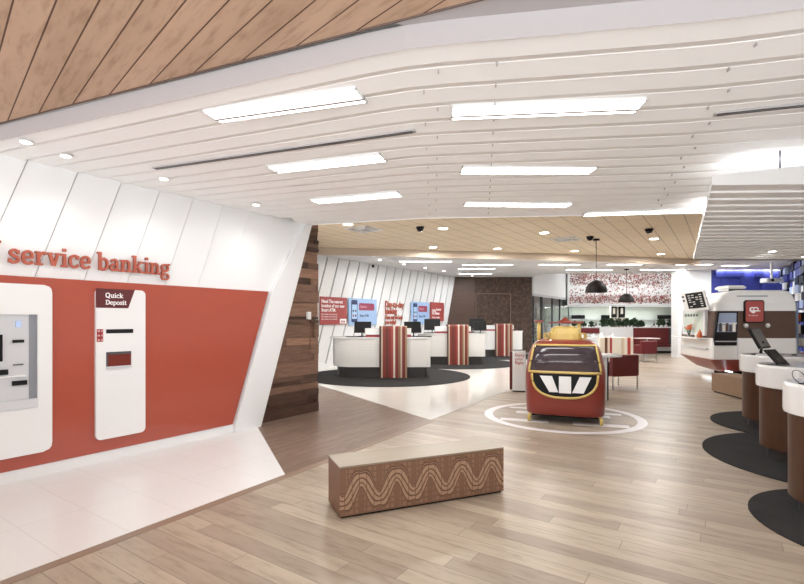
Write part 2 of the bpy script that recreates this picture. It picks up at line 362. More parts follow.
def slab_text(bm, s, mx, xh, depth, space=.05):
    x = 0; k = 0
    for ch in s:
        w_, strokes = GL[ch]
        for pts, t_ in strokes:
            k += 1; e = (k % 7)*.0004
            n = len(pts); L_, R_ = [], []
            for i, p in enumerate(pts):
                a = pts[max(i-1, 0)]; b = pts[min(i+1, n-1)]; d_ = (b-a).normalized(); q = Vector((-d_.y, d_.x))*t_/2
                L_.append(p+q); R_.append(p-q)
            fr = [[mx @ Vector(((x+p.x)*xh, p.y*xh, z)) for z in (0, depth+e)] for p in L_]
            fl = [[mx @ Vector(((x+p.x)*xh, p.y*xh, z)) for z in (0, depth+e)] for p in R_]
            loft(bm, [[a[0], a[1], b[1], b[0]] for a, b in zip(fr, fl)])
        x += w_+space
    return x*xh

# ================================================================== SETTING
WX, WY, DX, DY = -3.92, 4.634, .5635, .826
def wl(t, off=0, z=0): return Vector((WX+DX*t+DY*off, WY+DY*t-DX*off, z))   # off>0 into the room
def wmx(t, z, off=0): return plane_mx(wl(t, off, z), (DX, DY, 0), (0, 0, 1))
# floors
bm = B(); prism(bm, [(-14, -.9), (26, -.9), (26, 36), (-14, 36)], -.1, 0); struct('floor', bm, M['floor'])
p_c = Vector((.46, 7.58)); p_b = Vector((-1.211, 4.916)); ld = (Vector((2.51, 10.9))-p_b).normalized()
p_n = p_b-ld*6.3
bm = B(); q0 = wl(-6, -.02); q1 = wl(3.08, -.02)
prism(bm, [(q0.x, q0.y), (p_n.x, p_n.y), (p_b.x, p_b.y), (q1.x, q1.y)], 0, .004); struct('floor', bm, M['tile'])
# trim strip between tile and oak
bm = B(); nrm = Vector((ld.y, -ld.x))*.09
prism(bm, [tuple(p_n), tuple(p_n+nrm), tuple(p_c+nrm*.9), tuple(p_c)], 0, .003)
struct('trim_1', bm, mat('oak_border_board', (.27, .185, .13), .35))
bm = B(); prism(bm, [(q1.x, q1.y), (p_b.x, p_b.y), (p_c.x, p_c.y), (-2.0, 11.59), (-3.4, 13.8), (-3.4, 9)], 0, .002); struct('floor', bm, M['dfloor'])
far = p_c+(Vector((2.51, 10.9))-p_c)*7
bm = B(); prism(bm, [(p_c.x, p_c.y), (far.x, far.y), (far.x-6, far.y+3), (-6, 20), (-6, 17.5), (-2.0, 11.59)], 0, .004); struct('floor', bm, M['tile2'])

# left wall : white slanted boards over a flat backing
SL = .335
bm = B(); pts = [(-7, 0), (3.07, 0), (4.13, 3.3), (4.13, 3.6), (-7, 3.6)]
prism(bm, pts, -.09, 0, wmx(0, 0)); wall_left = struct('wall_left', bm, M['panel'])
bm = B()
for i in range(-10, 9):
    t0 = .207+.452*i-3.2*SL+.006; t1 = t0+.452-.012
    z0, z1 = 2.035, 3.26
    for k in range(1):
        mx_ = wmx(0, 0, 0)
        c0, c1 = t0+z0*SL, t0+z1*SL; w_ = t1-t0
        if c1+w_ > 4.06: w_ = 4.06-c1
        if w_ <= 0: continue
        th0, th1 = .018, .034
        v_ = [bm.verts.new(mx_ @ Vector(p)) for p in ((c0, z0, 0), (c0+w_, z0, 0), (c1+w_, z1, 0), (c1, z1, 0), (c0, z0, th0), (c0+w_, z0, th1), (c1+w_, z1, th1), (c1, z1, th0))]
        for f in ((4, 5, 6, 7), (0, 1, 5, 4), (1, 2, 6, 5), (2, 3, 7, 6), (3, 0, 4, 7)): bm.faces.new([v_[q] for q in f])
o = obj('wall_boards', bm, M['panel'], wall_left)
# slanted white reveal frame beside the red panel
bm = B(); mx_ = wmx(0, 0)
def sx(z, b): return b+z*SL
prism(bm, [(2.62, .0), (3.07, 0), (4.13, 3.2), (3.99, 3.2), (sx(2.03, 2.60), 2.03), (sx(.1, 2.585), .1)], 0, .10, mx_)
struct('trim_2', bm, M['panel'], bevel=.006)
# white kerb at the foot of the wall
bm = B(); box(bm, -6.5, 2.62, 0, .12, 0, .05, mx_); struct('baseboard_left', bm, M['gloss'])
# red cladding
bm = B(); prism(bm, [(-6.5, .12), (2.60, .12), (3.24, 2.035), (-6.5, 2.035)], .0, .06, mx_)
red_panel = obj('wall_cladding_panel', bm, M['red'], label='glossy terracotta red cladding panel along the left wall with slanted right edge', cat='wall panel')
# timber end wall
bm = B(); lay = bm.verts.layers.float.new('tone'); z = 0; tmx = wmx(0, 0, -.09); k = 0
while z < 3.3:
    h_ = random.choice([.07, .11, .16, .2, .24, .05, .13]); x = 2.75
    while x < 4.473:
        l_ = random.uniform(.5, 1.9); x1 = min(x+l_, 4.473); th = random.choice([0, .012, .025, .04, .03])
        tn = random.choice([.08, .45, .6, .75, .55, .9, .35, .65]) if h_ > .08 else random.choice([0, .1, .3])
        n0 = len(bm.verts); box(bm, x, x1-.002, z, min(z+h_-.003, 3.3), -.05, th-.03, tmx); bm.verts.ensure_lookup_table()
        for vv in bm.verts[n0:]: vv[lay] = tn
        x = x1
    z += h_
struct('wall_timber', bm, M['timber'])
bm = B(); box(bm, 2.75, 4.46, 0, 3.6, -.25, -.055, tmx); struct('wall_core', bm, M['brownp'])
# side wall hidden behind it and outer shell
def wall_seg(name, a, b, z0, z1, th, m, **k):
    a = Vector((*a, 0)); b = Vector((*b, 0)); d_ = (b-a).normalized(); n_ = Vector((-d_.y, d_.x, 0))*th
    bm = B(); prism(bm, [(a.x, a.y), (b.x, b.y), (b.x+n_.x, b.y+n_.y), (a.x+n_.x, a.y+n_.y)], z0, z1); return struct(name, bm, m, **k)
wall_seg('wall_side', (-1.66, 8.5), (-2.95, 15.3), 0, 4.6, .1, M['white'])
TW = Vector((-2.74, 15.5, 0)); td = Vector((.569, .822, 0))
def tw(t, z=0, off=0): return TW+td*t+Vector((td.y, -td.x, 0))*off+Vector((0, 0, z))
def tmxf(t, z, off=0): return plane_mx(tw(t, z, off), td, (0, 0, 1))
bm = B(); prism(bm, [(-2.0, 0), (8.1, 0), (9.36, 3.72), (-2.0, 3.72)], -.1, 0, tmxf(0, 0)); wt = struct('wall_back_left', bm, mat('painted_gap_shade', (.36, .36, .37), .6))  # backing painted grey so the gaps between boards look shaded
bm = B()
for i in range(-2, 21):
    t0 = -1.9+.56*i; c0 = t0+.02*SL; c1 = t0+3.7*SL; w_ = .505
    w_ = min(w_, 9.352-c1)
    if w_ < .03: break
    mx_ = tmxf(0, 0); th0, th1 = .030, .012
    v_ = [bm.verts.new(mx_ @ Vector(p)) for p in ((c0, .1, 0), (c0+w_, .1, 0), (c1+w_, 3.7, 0), (c1, 3.7, 0), (c0, .1, th0), (c0+w_, .1, th1), (c1+w_, 3.7, th1), (c1, 3.7, th0))]
    for f in ((4, 5, 6, 7), (0, 1, 5, 4), (1, 2, 6, 5), (2, 3, 7, 6), (3, 0, 4, 7)): bm.faces.new([v_[q] for q in f])
obj('wall_boards', bm, M['panel'], wt)
bm = B(); box(bm, -1.9, 8.1, 0, .16, 0, .075, tmxf(0, 0)); struct('baseboard_back', bm, M['gloss'])
# brown wall
bm = B(); box(bm, 2.2, 6.36, 23.25, 23.5, 0, 3.75); wb = struct('wall_back', bm, M['cork'])
bm = B()
for i in range(18): box(bm, 2.2, 3.55, 23.19+.02*(i % 3), 23.3, .05+i*.2, .24+i*.2)
obj('timber_strip', bm, M['brownp'], wb)
bm = B()
for a in ((3.60, 3.63, 1.3, 2.9), (5.29, 5.32, 1.3, 2.9), (3.60, 5.32, 2.87, 2.9), (3.60, 5.32, 1.3, 1.33)): box(bm, a[0], a[1], 23.2, 23.26, a[2], a[3])
obj('inset_frame', bm, mat('brown_frame', (.20, .13, .09), .5), wb)
# outer shell
wall_seg('wall_back_far', (6.0, 30.6), (24, 30.6), 0, 4.6, .1, M['white'])
wall_seg('wall_office', (1.5, 23.6), (6.3, 31.0), 0, 4.6, .1, M['green'])
wall_seg('wall_right', (3.6, 0), (16.3, 20.4), 0, 4.6, -.1, M['white'])
wall_seg('wall_right_far', (13.06, 20.5), (18.3, 30.6), 0, 4.6, -.1, M['white'])
wall_seg('wall_white_return', (11.62, 20.0), (13.02, 20.0), 0, 3.75, .5, M['white'])
bm = B(); prism(bm, [(-14, -1.0), (26, -1.0), (26, 36), (-14, 36)], 4.6, 4.7); struct('roof_light_block', bm, M['white'])  # unseen slab added to keep world light out above the ceilings
# blue wall with stepped blocks
bm = B(); box(bm, 13.02, 16.6, 20.0, 20.3, 0, 3.75)
for i in range(9):
    for j in range(12):
        x = 13.04+i*.4; z = .1+j*.3
        if z+.29 < 3.72: box(bm, x+(j % 2)*.12, min(x+.39+(j % 2)*.12, 16.6), 20-random.choice([.015, .03, .06, .09]), 20.05, z, z+.3-.004)
struct('wall_blue', bm, M['bluewall'])
# louvred ceiling
NS = 17
def cl_lines():
    out = []
    for i in range(NS+1):
        f = i/NS; a = Vector((.01+.019*i, 2.8+.2765*i)); b = Vector((1.79+.1125*i, 2.52+.2775*i))
        sL = -(.40-.12*f); sR = -.30+.18*f
        # meet the left wall
        t_ = ((a.y-WY)*1-(a.x-WX)*sL)/(DY-DX*sL) if True else 0
        wpt = Vector((WX+DX*t_, WY+DY*t_))
        if i > 14: wpt = a+Vector((-1, -sL))*2.05 if wpt.x < a.x-3 or i > 14 else wpt
        e = b+Vector((1, sR))*9
        # rounded kinks
        ka = [a+(wpt-a).normalized()*.25, a*.5+(a+(wpt-a).normalized()*.25)*.25+(a+(b-a).normalized()*.25)*.25, a+(b-a).normalized()*.25]
        kb = [b-(b-a).normalized()*.25, b*.5+(b-(b-a).normalized()*.25)*.25+(b+(e-b).normalized()*.25)*.25, b+(e-b).normalized()*.25]
        out.append([wpt]+ka+kb+[e])
    return out
CLN = cl_lines(); ZC, ZT = 3.2, 3.223
bm = B()
for i in range(NS):
    A_, B_ = CLN[i], CLN[i+1]
    for j in range(len(A_)-1):
        a0, a1, b0, b1 = A_[j], A_[j+1], B_[j], B_[j+1]
        fr_ = .34+.2*min(1, i/8); c0, c1 = b0-(b0-a0)*fr_, b1-(b1-a1)*fr_; d0, d1 = b0-(b0-a0)*.04, b1-(b1-a1)*.04
        prof = [(a0, a1, ZT-.004), (c0, c1, ZC), (d0, d1, ZT), (b0, b1, ZT), (b0, b1, ZT-.004)]
        prof = [(bm.verts.new((p.x, p.y, z)), bm.verts.new((q.x, q.y, z))) for p, q, z in prof]
        for (k0, k1), (k2, k3) in zip(prof, prof[1:]): bm.faces.new((k0, k1, k3, k2))
for j in range(len(CLN[-1])-1):
    a, b = CLN[-1][j], CLN[-1][j+1]
    bm.faces.new([bm.verts.new(p) for p in ((a.x, a.y, ZC), (b.x, b.y, ZC), (b.x, b.y, 4.0), (a.x, a.y, 4.0))])
me_l = struct('ceiling', bm, M['ceil'])
bm = B()
for j in range(len(CLN[0])-1):
    a, b = CLN[0][j], CLN[0][j+1]
    if j == 0: a = a+(a-b).normalized()*1.0
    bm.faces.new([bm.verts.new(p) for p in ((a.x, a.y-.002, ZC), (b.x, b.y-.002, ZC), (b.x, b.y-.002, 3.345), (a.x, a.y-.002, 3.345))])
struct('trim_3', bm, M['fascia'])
# louvre joints and small fins
bm = B()
for i in range(1, NS):
    for (fx_, off) in ((0, .1), (1, .08), (.3, 0)):
        a, b = CLN[i][2], CLN[i][5]; p = a.lerp(b, fx_)+Vector((off*(1+i % 2), 0))
        box(bm, p.x, p.x+.006, p.y-.028, p.y-.003, ZC-.002, ZC+.02)
o = obj('ceiling_joint', bm, M['fascia'], me_l); o['kind'] = 'structure'
# painted strip and near wood ceiling
wA = Vector((-3.56, 4.2)); wB = Vector((.43, 2.575)); wd = (wB-wA).normalized()
bm = B(); e0 = wA-wd*8; e1 = wB+wd*3.2
bm.faces.new([bm.verts.new((p[0], p[1], 3.34)) for p in ((e0.x, e0.y), (e1.x, e1.y), (9, -1), (9, -3), (-14, -3), (-14, e0.y))][::-1])
struct('ceiling_timber', bm, M['nwood'])
bm = B(); pts = [wA-wd*2, wB, e1, Vector((13, -3)), Vector((13, 1)), CLN[0][-1]]+[CLN[0][j] for j in range(len(CLN[0])-2, 0, -1)]
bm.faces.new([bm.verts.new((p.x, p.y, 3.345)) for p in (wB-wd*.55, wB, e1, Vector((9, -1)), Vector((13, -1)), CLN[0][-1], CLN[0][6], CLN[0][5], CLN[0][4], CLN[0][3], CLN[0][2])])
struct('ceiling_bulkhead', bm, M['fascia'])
bm = B(); tube(bm, [(wA.x-wd.x*3, wA.y-wd.y*3, 3.338), (wB.x+wd.x*3, wB.y+wd.y*3, 3.338)], .008, 6); struct('trim_4', bm, M['brownp'])
# beige ceiling and far ceiling
bm = B(); tn = [(-6, 6.5), (4.2, 6.6), (6.6, 10.4), (11.2, 17.9), (5.1, 16.4), (-2.65, 15), (-6, 14.5)]
bm.faces.new([bm.verts.new((x, y, 3.9)) for x, y in tn]); struct('ceiling_beige', bm, M['tan'])
bm = B()
for a, b in (((-6, 14.5), (-2.65, 15)), ((-2.65, 15), (5.1, 16.4)), ((5.1, 16.4), (11.2, 17.9)), ((11.2, 17.9), (6.6, 10.4)), ((6.6, 10.4), (4.2, 6.6))):
    bm.faces.new([bm.verts.new(p) for p in ((*a, 3.66), (*b, 3.66), (*b, 3.95), (*a, 3.95))])
struct('trim_5', bm, mat('beige_edge', (.55, .46, .37), .6))
bm = B(); bm.faces.new([bm.verts.new((x, y, 3.7)) for x, y in ((-6, 14.5), (-2.65, 15), (5.1, 16.4), (11.2, 17.9), (6.6, 10.4), (4.2, 6.6), (8, 4), (20, 8), (20, 21.2), (6.4, 21.6), (6.4, 24), (-6, 24))])
struct('ceiling_far', bm, mat('white_ceiling_flat', (.74, .72, .70), .6))
bm = B(); bm.faces.new([bm.verts.new((x, y, 4.45)) for x, y in ((6.3, 21.2), (20, 21.2), (20, 31), (6.3, 31))]); bm.faces.new([bm.verts.new(p) for p in ((6.4, 21.6, 3.7), (20, 21.2, 3.7), (20, 21.2, 4.5), (6.4, 21.6, 4.5))])
struct('ceiling_cove', bm, M['white'])

# ================================================================== CEILING FITTINGS
def bar_light(p0, p1, z, w_, power, label, group='long ceiling lights in the louvred ceiling', real=True, drop=.012, split=False):
    p0, p1 = Vector(p0), Vector(p1); c_ = (p0+p1)/2; d_ = p1-p0; L_ = d_.length; a_ = math.atan2(d_.y, d_.x)
    t_ = thing('ceiling_light', label, 'ceiling light', (c_.x, c_.y, z), a_, group)
    bm = B()
    for y0, y1 in ((-w_/2, -w_/2+.012), (w_/2-.012, w_/2)): box(bm, -L_/2, L_/2, y0, y1, -drop, .03)
    for x0, x1 in ((-L_/2, -L_/2+.012), (L_/2-.012, L_/2)): box(bm, x0, x1, -w_/2, w_/2, -drop, .03)
    obj('light_frame', bm, M['white'], t_)
    if split:
        bm = B(); box(bm, -L_/2, L_/2, w_*.14, w_*.28, -drop-.002, .03); obj('divider', bm, M['fascia'], t_)
        bm = B(); box(bm, -L_/2+.012, L_/2-.012, -w_/2+.012, w_*.14, -drop+.003, .0); obj('diffuser', bm, M['lit'], t_)
        bm = B(); box(bm, -L_/2+.012, L_/2-.012, w_*.28, w_/2-.012, -drop+.003, .0); obj('diffuser', bm, M['lit'], t_)
    else: bm = B(); box(bm, -L_/2+.012, L_/2-.012, -w_/2+.012, w_/2-.012, -drop+.003, .0); obj('diffuser', bm, M['lit'], t_)
    if real:
        a = area('light_source', (c_.x, c_.y, z-.04), L_, power, (0, 0, a_), sy=w_)
    return t_
LT = [((-1.50, 3.74), (-.285, 3.38), 'long ceiling light nearest the left wall, in the front left of the louvred ceiling'),
      ((.38, 3.68), (1.79, 3.55), 'longest ceiling light, front centre of the louvred ceiling'),
      ((-1.375, 5.05), (-.18, 4.68), 'second long ceiling light back in the left row'),
      ((.63, 5.08), (2.05, 5.08), 'second long ceiling light back in the centre row'),
      ((-1.19, 6.42), (-.02, 6.03), 'third and farthest light of the left row on the louvred ceiling'),
      ((.86, 6.55), (2.34, 6.62), 'third light of the centre row on the louvred ceiling'),
      ((2.76, 7.2), (4.33, 6.95), 'thin ceiling light beside the hanging canopy at the louvred ceiling edge')]
for a, b, lb in LT: bar_light(a, b, 3.198, .23, 15, lb, split=True, drop=.006)
def far_light(u0, u1, v, lb, z=3.7, w_=.24, pw=30):
    a = C(u0, v, z); b = C(u1, v, z); bar_light(a, b, z, w_, pw, lb, 'long lights in the far white ceiling')
for a in ((399, 452, 261.3, 'far ceiling light nearest the teller wall, above the first counter'), (458, 495, 268.5, 'far ceiling light above the second teller counter'), (462, 513, 264.8, 'wide far ceiling light left of the brown wall top'),
          (461, 492, 273.6, 'far ceiling light farthest back in front of the brown wall'), (539, 580, 264.6, 'far ceiling light left of the near dome pendant'), (566, 612, 269.8, 'far ceiling light crossing behind the near pendant cord'),
          (607, 642, 264.4, 'far ceiling light right of the near dome pendant'), (640, 686, 269.8, 'far ceiling light over the red frieze right end'), (676, 712, 264.4, 'far ceiling light left of the blue wall', 60),
          (716, 779, 270.0, 'far ceiling light directly above the blue wall'), (722, 748, 265.4, 'short far ceiling light under the canopy edge', 70)):
    far_light(a[0], a[1], a[2], a[3], pw=a[4] if len(a) > 4 else 30)
def vent(p0, p1, z, lb):
    p0, p1 = Vector(p0), Vector(p1); c_ = (p0+p1)/2; d_ = p1-p0; L_ = d_.length
    t_ = thing('air_vent', lb, 'air vent', (c_.x, c_.y, z), math.atan2(d_.y, d_.x), 'slot air vents in the louvred ceiling')
    bm = B(); box(bm, -L_/2, L_/2, -.028, .028, -.003, .015); obj('vent_frame', bm, mat('vent_grey', (.40, .39, .39), .6), t_)
    for s_ in (-.014, .014):
        bm = B(); box(bm, -L_/2+.02, L_/2-.02, s_-.009, s_+.009, -.0045, -.001); obj('slot', bm, M['dgrey'], t_)
vent((-2.62, 5.02), (.11, 4.02), 3.197, 'long slot air vent in the left of the louvred ceiling')
vent((2.43, 3.70), (3.6, 3.36), 3.197, 'slot air vent at the right of the louvred ceiling')
def downlight(x, y, z, r, lb, group, power=0, wall=None):
    t_ = thing('downlight', lb, 'downlight', (x, y, z), 0, group)
    bm = B(); lathe(bm, [(r, .0), (r*1.25, -.004), (r*1.25, -.012), (r, -.014)], n=20); obj('trim_ring', bm, M['white'], t_)
    bm = B(); lathe(bm, [(r*.95, -.010), (r*.95, -.0155)], n=20); obj('lens', bm, M['lits'], t_)
    if wall is not None: spot('spot_source', (x, y, z-.05), wall, power, 95, .9)
for (u, v), tt, lb in (((26, 141), -.1, 'recessed wall washer nearest the camera above the red cladding'), ((66, 155), .55, 'second recessed wall washer above the lettering'), ((164, 178), 1.5, 'third recessed wall washer above the deposit machine'), ((256, 204), 3.0, 'fourth recessed wall washer near the slanted wall end')):
    x, y = C(u, v, 3.2); p = wl(tt, 0, 2.1); downlight(x, y, 3.2, .045, lb, 'wall washers along the left wall', 9, (p.x, p.y, 1.9))
for u, v, lb in ((348, 224, 'beige ceiling downlight at the far left beside the square air diffuser'), (443, 228, 'bright beige ceiling downlight left of centre, nearer row'), (433, 247, 'beige ceiling downlight left of centre at the far edge'), (497.5, 248.3, 'beige ceiling downlight at the far edge above the brown wall'),
              (544.3, 232.4, 'beige ceiling downlight in the middle, nearer row'), (574.6, 250.6, 'beige ceiling downlight left of the pendant cord'), (654, 238.5, 'beige ceiling downlight at the right, nearer row'), (660.8, 253.7, 'beige ceiling downlight at the right far edge')):
    x, y = C(u, v, 3.9); downlight(x, y, 3.9, .12, lb, 'round downlights in the beige ceiling')
    area('light_source', (x, y, 3.85), .25, 60, color=(1, .97, .93))
for k, t_ in enumerate((1.4, 2.9, 4.4, 5.9, 7.4, 8.6)):
    p = tw(t_+.6, 3.7, 1.0); q = tw(t_+.4, 2.2, 0); ordn = ['nearest', 'second', 'third', 'fourth', 'fifth', 'farthest'][k]
    downlight(p.x, p.y, 3.7, .06, ordn+' wall washer along the white teller wall', 'wall washers along the teller wall', 16, tuple(q))
for u, v, lb in ((420, 227, 'small black dome camera on the beige ceiling above the tellers'), (590, 236.5, 'black dome camera beside the near pendant canopy'), (649, 229, 'black dome camera at the right of the beige ceiling')):
    x, y = C(u, v, 3.9); t_ = thing('security_camera', lb, 'security camera', (x, y, 3.9), 0, 'dome cameras on the beige ceiling')
    bm = B(); lathe(bm, [(.10, 0), (.10, -.03)], n=20); obj('camera_base', bm, M['black'], t_)
    bm = B(); lathe(bm, [(.085, -.03), (.08, -.07), (.055, -.105), (.001, -.12)], n=20); obj('camera_dome', bm, M['screen'], t_, smooth=True)
for u, v, lb in ((364, 229, 'square white air diffuser at the left of the beige ceiling'), (566, 239, 'square white air diffuser left of the pendant in the beige ceiling')):
    x, y = C(u, v, 3.9); t_ = thing('air_diffuser', lb, 'air diffuser', (x, y, 3.9), WD, 'square air diffusers')
    for k, s_ in enumerate((.36, .27, .18, .09)):
        bm = B(); 
        for (a, b, c_, d_) in ((-s_, s_, -s_, -s_+.03), (-s_, s_, s_-.03, s_), (-s_, -s_+.03, -s_, s_), (s_-.03, s_, -s_, s_)): box(bm, a, b, c_, d_, -.02-.006*k, 0)
        obj('diffuser_ring', bm, M['lgrey'] if k % 2 else M['white'], t_)
# small sprinklers/cameras above tellers
for u, v, lb in ((373, 264, 'small black ceiling camera over the first teller counter'), (423.5, 272.5, 'small black ceiling camera over the second teller counter')):
    x, y = C(u, v, 3.7); t_ = thing('ceiling_camera', lb, 'security camera', (x, y, 3.7), 0, 'small cameras above the tellers')
    bm = B(); lathe(bm, [(.05, 0), (.05, -.03)], n=12); obj('camera_base', bm, M['white'], t_)
    bm = B(); lathe(bm, [(.05, -.03), (.06, -.08), (.03, -.13), (.001, -.14)], n=12); obj('camera_head', bm, M['black'], t_)
# pendants
def pendant(x, y, ztop, zrim, r, lb):
    t_ = thing('pendant_lamp', lb, 'pendant lamp', (x, y, zrim), 0, 'black dome pendants')
    pr = [(r*math.cos(a), r*1.18*math.sin(a)) for a in [math.radians(q) for q in range(0, 90, 9)]]
    bm = B(); n = 32
    prof = pr+[(.03, r*1.18)]; inner = [(a*.96, b*.96) for a, b in reversed(prof)]
    loft(bm, [[Vector((a*math.cos(2*PI*i/n), a*math.sin(2*PI*i/n), b)) for i in range(n)] for a, b in prof+inner], False); obj('lamp_shade', bm, mat('black_shade', (.010, .007, .006), .55, spec=.2), t_, smooth=True)
    bm = B(); tube(bm, [(0, 0, r*1.15), (0, 0, ztop-zrim-.02)], .008, 8); obj('cord', bm, M['black'], t_)
    bm = B(); lathe(bm, [(.09, ztop-zrim-.04), (.09, ztop-zrim)], n=20); obj('ceiling_rose', bm, M['black'], t_)
    bm = B(); lathe(bm, [(.03, r*.85), (.03, r*.5)], n=12); obj('lamp_holder', bm, M['black'], t_)
    bm = B(); bmesh.ops.create_icosphere(bm, subdivisions=2, radius=.04, matrix=Matrix.Translation((0, 0, r*.6))); obj('bulb', bm, M['lits'], t_)
pendant(5.52, 13.5, 3.9, 2.385, .295, 'larger black dome pendant lamp hanging on a long cord from the beige ceiling')
pendant((626.5-402)/475*19.6, 19.6, 3.7, 2.34, .30, 'smaller looking black dome pendant farther back in front of the red frieze')

# hanging louvred canopy
cn = thing('hanging_canopy', 'white louvred canopy hanging below the ceiling at the right above the service counters', 'canopy', (4.5, 6.5, 2.85))
bm = B(); NL = 20
L0, L1 = Vector((2.87, 4.40)), Vector((6.10, 9.95)); R0, R1 = Vector((8.5, 4.2)), Vector((11.0, 9.95))
org = Vector((4.5, 6.5, 2.85))
for i in range(NL):
    a0 = L0.lerp(L1, i/NL); a1 = L0.lerp(L1, (i+1)/NL); b0 = R0.lerp(R1, i/NL); b1 = R0.lerp(R1, (i+1)/NL)
    v_ = [bm.verts.new(Vector((p.x, p.y, z))-org) for p, z in ((a0, 2.85), (b0, 2.85), (b1, 2.870), (a1, 2.870), (b1, 2.85), (a1, 2.85))]
    bm.faces.new(v_[:4]); bm.faces.new((v_[3], v_[2], v_[4], v_[5]))
obj('louvre_blades', bm, M['ceil'], cn)
M0, M1 = L0.lerp(R0, .24), L1.lerp(R1, .24)
bm = B(); v_ = [bm.verts.new(Vector((p.x, p.y, z))-org) for p, z in ((L0, 2.85), (R0, 2.85), (R0, 3.08), (M0, 3.08), (L0, 2.935), (L1, 2.85), (R1, 2.85), (R1, 3.02), (M1, 3.02), (L1, 2.935))]
for f in ((0, 1, 2, 3, 4), (5, 6, 7, 8, 9), (0, 4, 9, 5), (4, 3, 8, 9), (3, 2, 7, 8), (1, 2, 7, 6)): bm.faces.new([v_[q] for q in f])
obj('canopy_casing', bm, M['panel'], cn)
for x, y in ((3.62, 4.55), (5.4, 8.0)):
    bm = B(); tube(bm, [Vector((x, y, 2.93))-org, Vector((x, y, 3.25))-org], .011, 8); obj('hanger_rod', bm, M['grey'], cn)
for k, (x, y, p_) in enumerate(((3.9, 4.75, 9), (5.2, 4.9, 9), (4.6, 6.4, 8))):
    z_ = 3.085 if k != 2 else 3.06
    ul = thing('uplight', ['uplight strip on top of the canopy at its near left corner', 'uplight strip on top of the canopy at its near edge', 'uplight strip on top of the canopy behind the near ones'][k], 'ceiling light', (x, y, z_), 0, 'uplights on the hanging canopy')
    bm = B(); box(bm, -.5, .5, -.05, .05, 0, .02); obj('light_frame', bm, M['white'], ul)
    bm = B(); box(bm, -.49, .49, -.04, .04, .015, .022); obj('diffuser', bm, M['lit'], ul)
    area('light_source', (x, y-.02, z_+.03), 1.0, p_, (PI-.5, 0, 0), sy=.08)

for k, (x, y) in enumerate(((6.7, 8.6), (7.9, 9.3))):
    downlight(x, y, 2.853, .06, ['added downlight under the far left corner of the hanging canopy', 'added downlight under the far edge of the hanging canopy'][k], 'added downlights under the canopy')
    spot('spot_source', (x, y, 2.78), ((8.8, 12.6, 1.5), (9.8, 12.6, 1.5))[k], 110, 46, .7)  # added fittings, their spots brighten the caravan front

# ================================================================== LEFT WALL THINGS
sg = thing('wall_lettering', 'raised red slab serif lettering reading self service banking on the white wall', 'lettering')
lx_ = -.392
for ch in 'self service banking':
    if ch != ' ':
        bm = B(); slab_text(bm, ch, wmx(lx_, 2.158, .055) @ Matrix.Diagonal((.865, 1, 1, 1)), .1385, .035); ob_ = obj('letter', bm, M['letter'], sg)
        bm = B(); box(bm, lx_+.045, lx_+.055, 2.21, 2.22, .02, .06, wmx(0, 0)); obj('standoff_pin', bm, M['metal'], ob_)
    lx_ += (GL[ch][0]+.05)*.1385*.865
RZ = math.atan2(DY, DX)
def tat(u, yfix=None):
    k = (402-u)/475; return (3.92-4.634*k)/(.5635+.826*k)
# cash machine (partly out of frame)
o_ = .062
p = wl(-.55, o_); am = thing('cash_machine', 'white wall cash machine with grey recessed screen bay, cut by the left picture edge', 'cash machine', p, RZ)
def L2(bm, pts, z0, z1): return prism(bm, pts, z0, z1, plane_mx((0, 0, 0), (1, 0, 0), (0, 0, 1)))
lx = lambda t_: t_+.55
x0, x1, z0, z1 = -.62, lx(.40), .255, 1.958
# surround with an opening
ox0, ox1, oz0, oz1 = -.42, lx(.275), .72, 1.655
bm = B()
outer = [(x1, z0+.06), (x1-.018, z0+.018), (x1-.06, z0), (x0+.06, z0), (x0+.018, z0+.018), (x0, z0+.06), (x0, 1.6), (x0, z1), (-.62, z1), (.55, z1), (x1-.06, z1), (x1-.018, z1-.018), (x1, z1-.06)]
for pts in ([(x0, oz1), (x0, z1-.12), (lx(-.115), z1-.12), (lx(-.045), z1), (x1-.07, z1), (x1-.025, z1-.015), (x1-.006, z1-.04), (x1, z1-.08), (x1, oz1)],
            [(x0, z0+.08), (x0+.02, z0+.025), (x0+.08, z0), (x1-.08, z0), (x1-.025, z0+.02), (x1-.006, z0+.045), (x1, z0+.09), (x1, oz0), (x0, oz0)],
            [(ox1, oz0), (x1, oz0), (x1, oz1), (ox1, oz1)], [(x0, oz0), (ox0, oz0), (ox0, oz1), (x0, oz1)]):
    L2(bm, pts, 0, .035)
obj('surround', bm, M['gloss'], am)
bm = B(); L2(bm, [(ox0, oz0), (ox1, oz0), (ox1, oz1), (ox0, oz1)], .0, .004); obj('recess_back', bm, M['lgrey'], am)
for pts in ([(ox1-.065, oz0), (ox1, oz0), (ox1, oz1), (ox1-.065, oz1)], [(ox0, oz0), (ox0+.1, oz0), (ox0+.1, oz1), (ox0, oz1)]):
    bm = B(); L2(bm, pts, .004, .010); obj('bay_cheek_shade', bm, M['grey'], am)  # flat darker strips paint the shaded side walls of the bay
bm = B(); L2(bm, [(ox0, oz0), (ox1, oz0), (ox1, oz0+.09), (ox0, oz0+.09)], .004, .05); obj('keypad_shelf', bm, M['lgrey'], am, bevel=.004)
bm = B(); L2(bm, [(-.38, 1.18), (lx(-.005), 1.20), (lx(-.005), 1.46), (-.38, 1.46)], .01, .03); obj('display', bm, M['screen'], am, bevel=.004)
bm = B(); L2(bm, [(-.2, 1.07), (lx(.035), 1.07), (lx(.035), 1.12), (-.2, 1.12)], .01, .04); obj('note_slot', bm, M['black'], am)
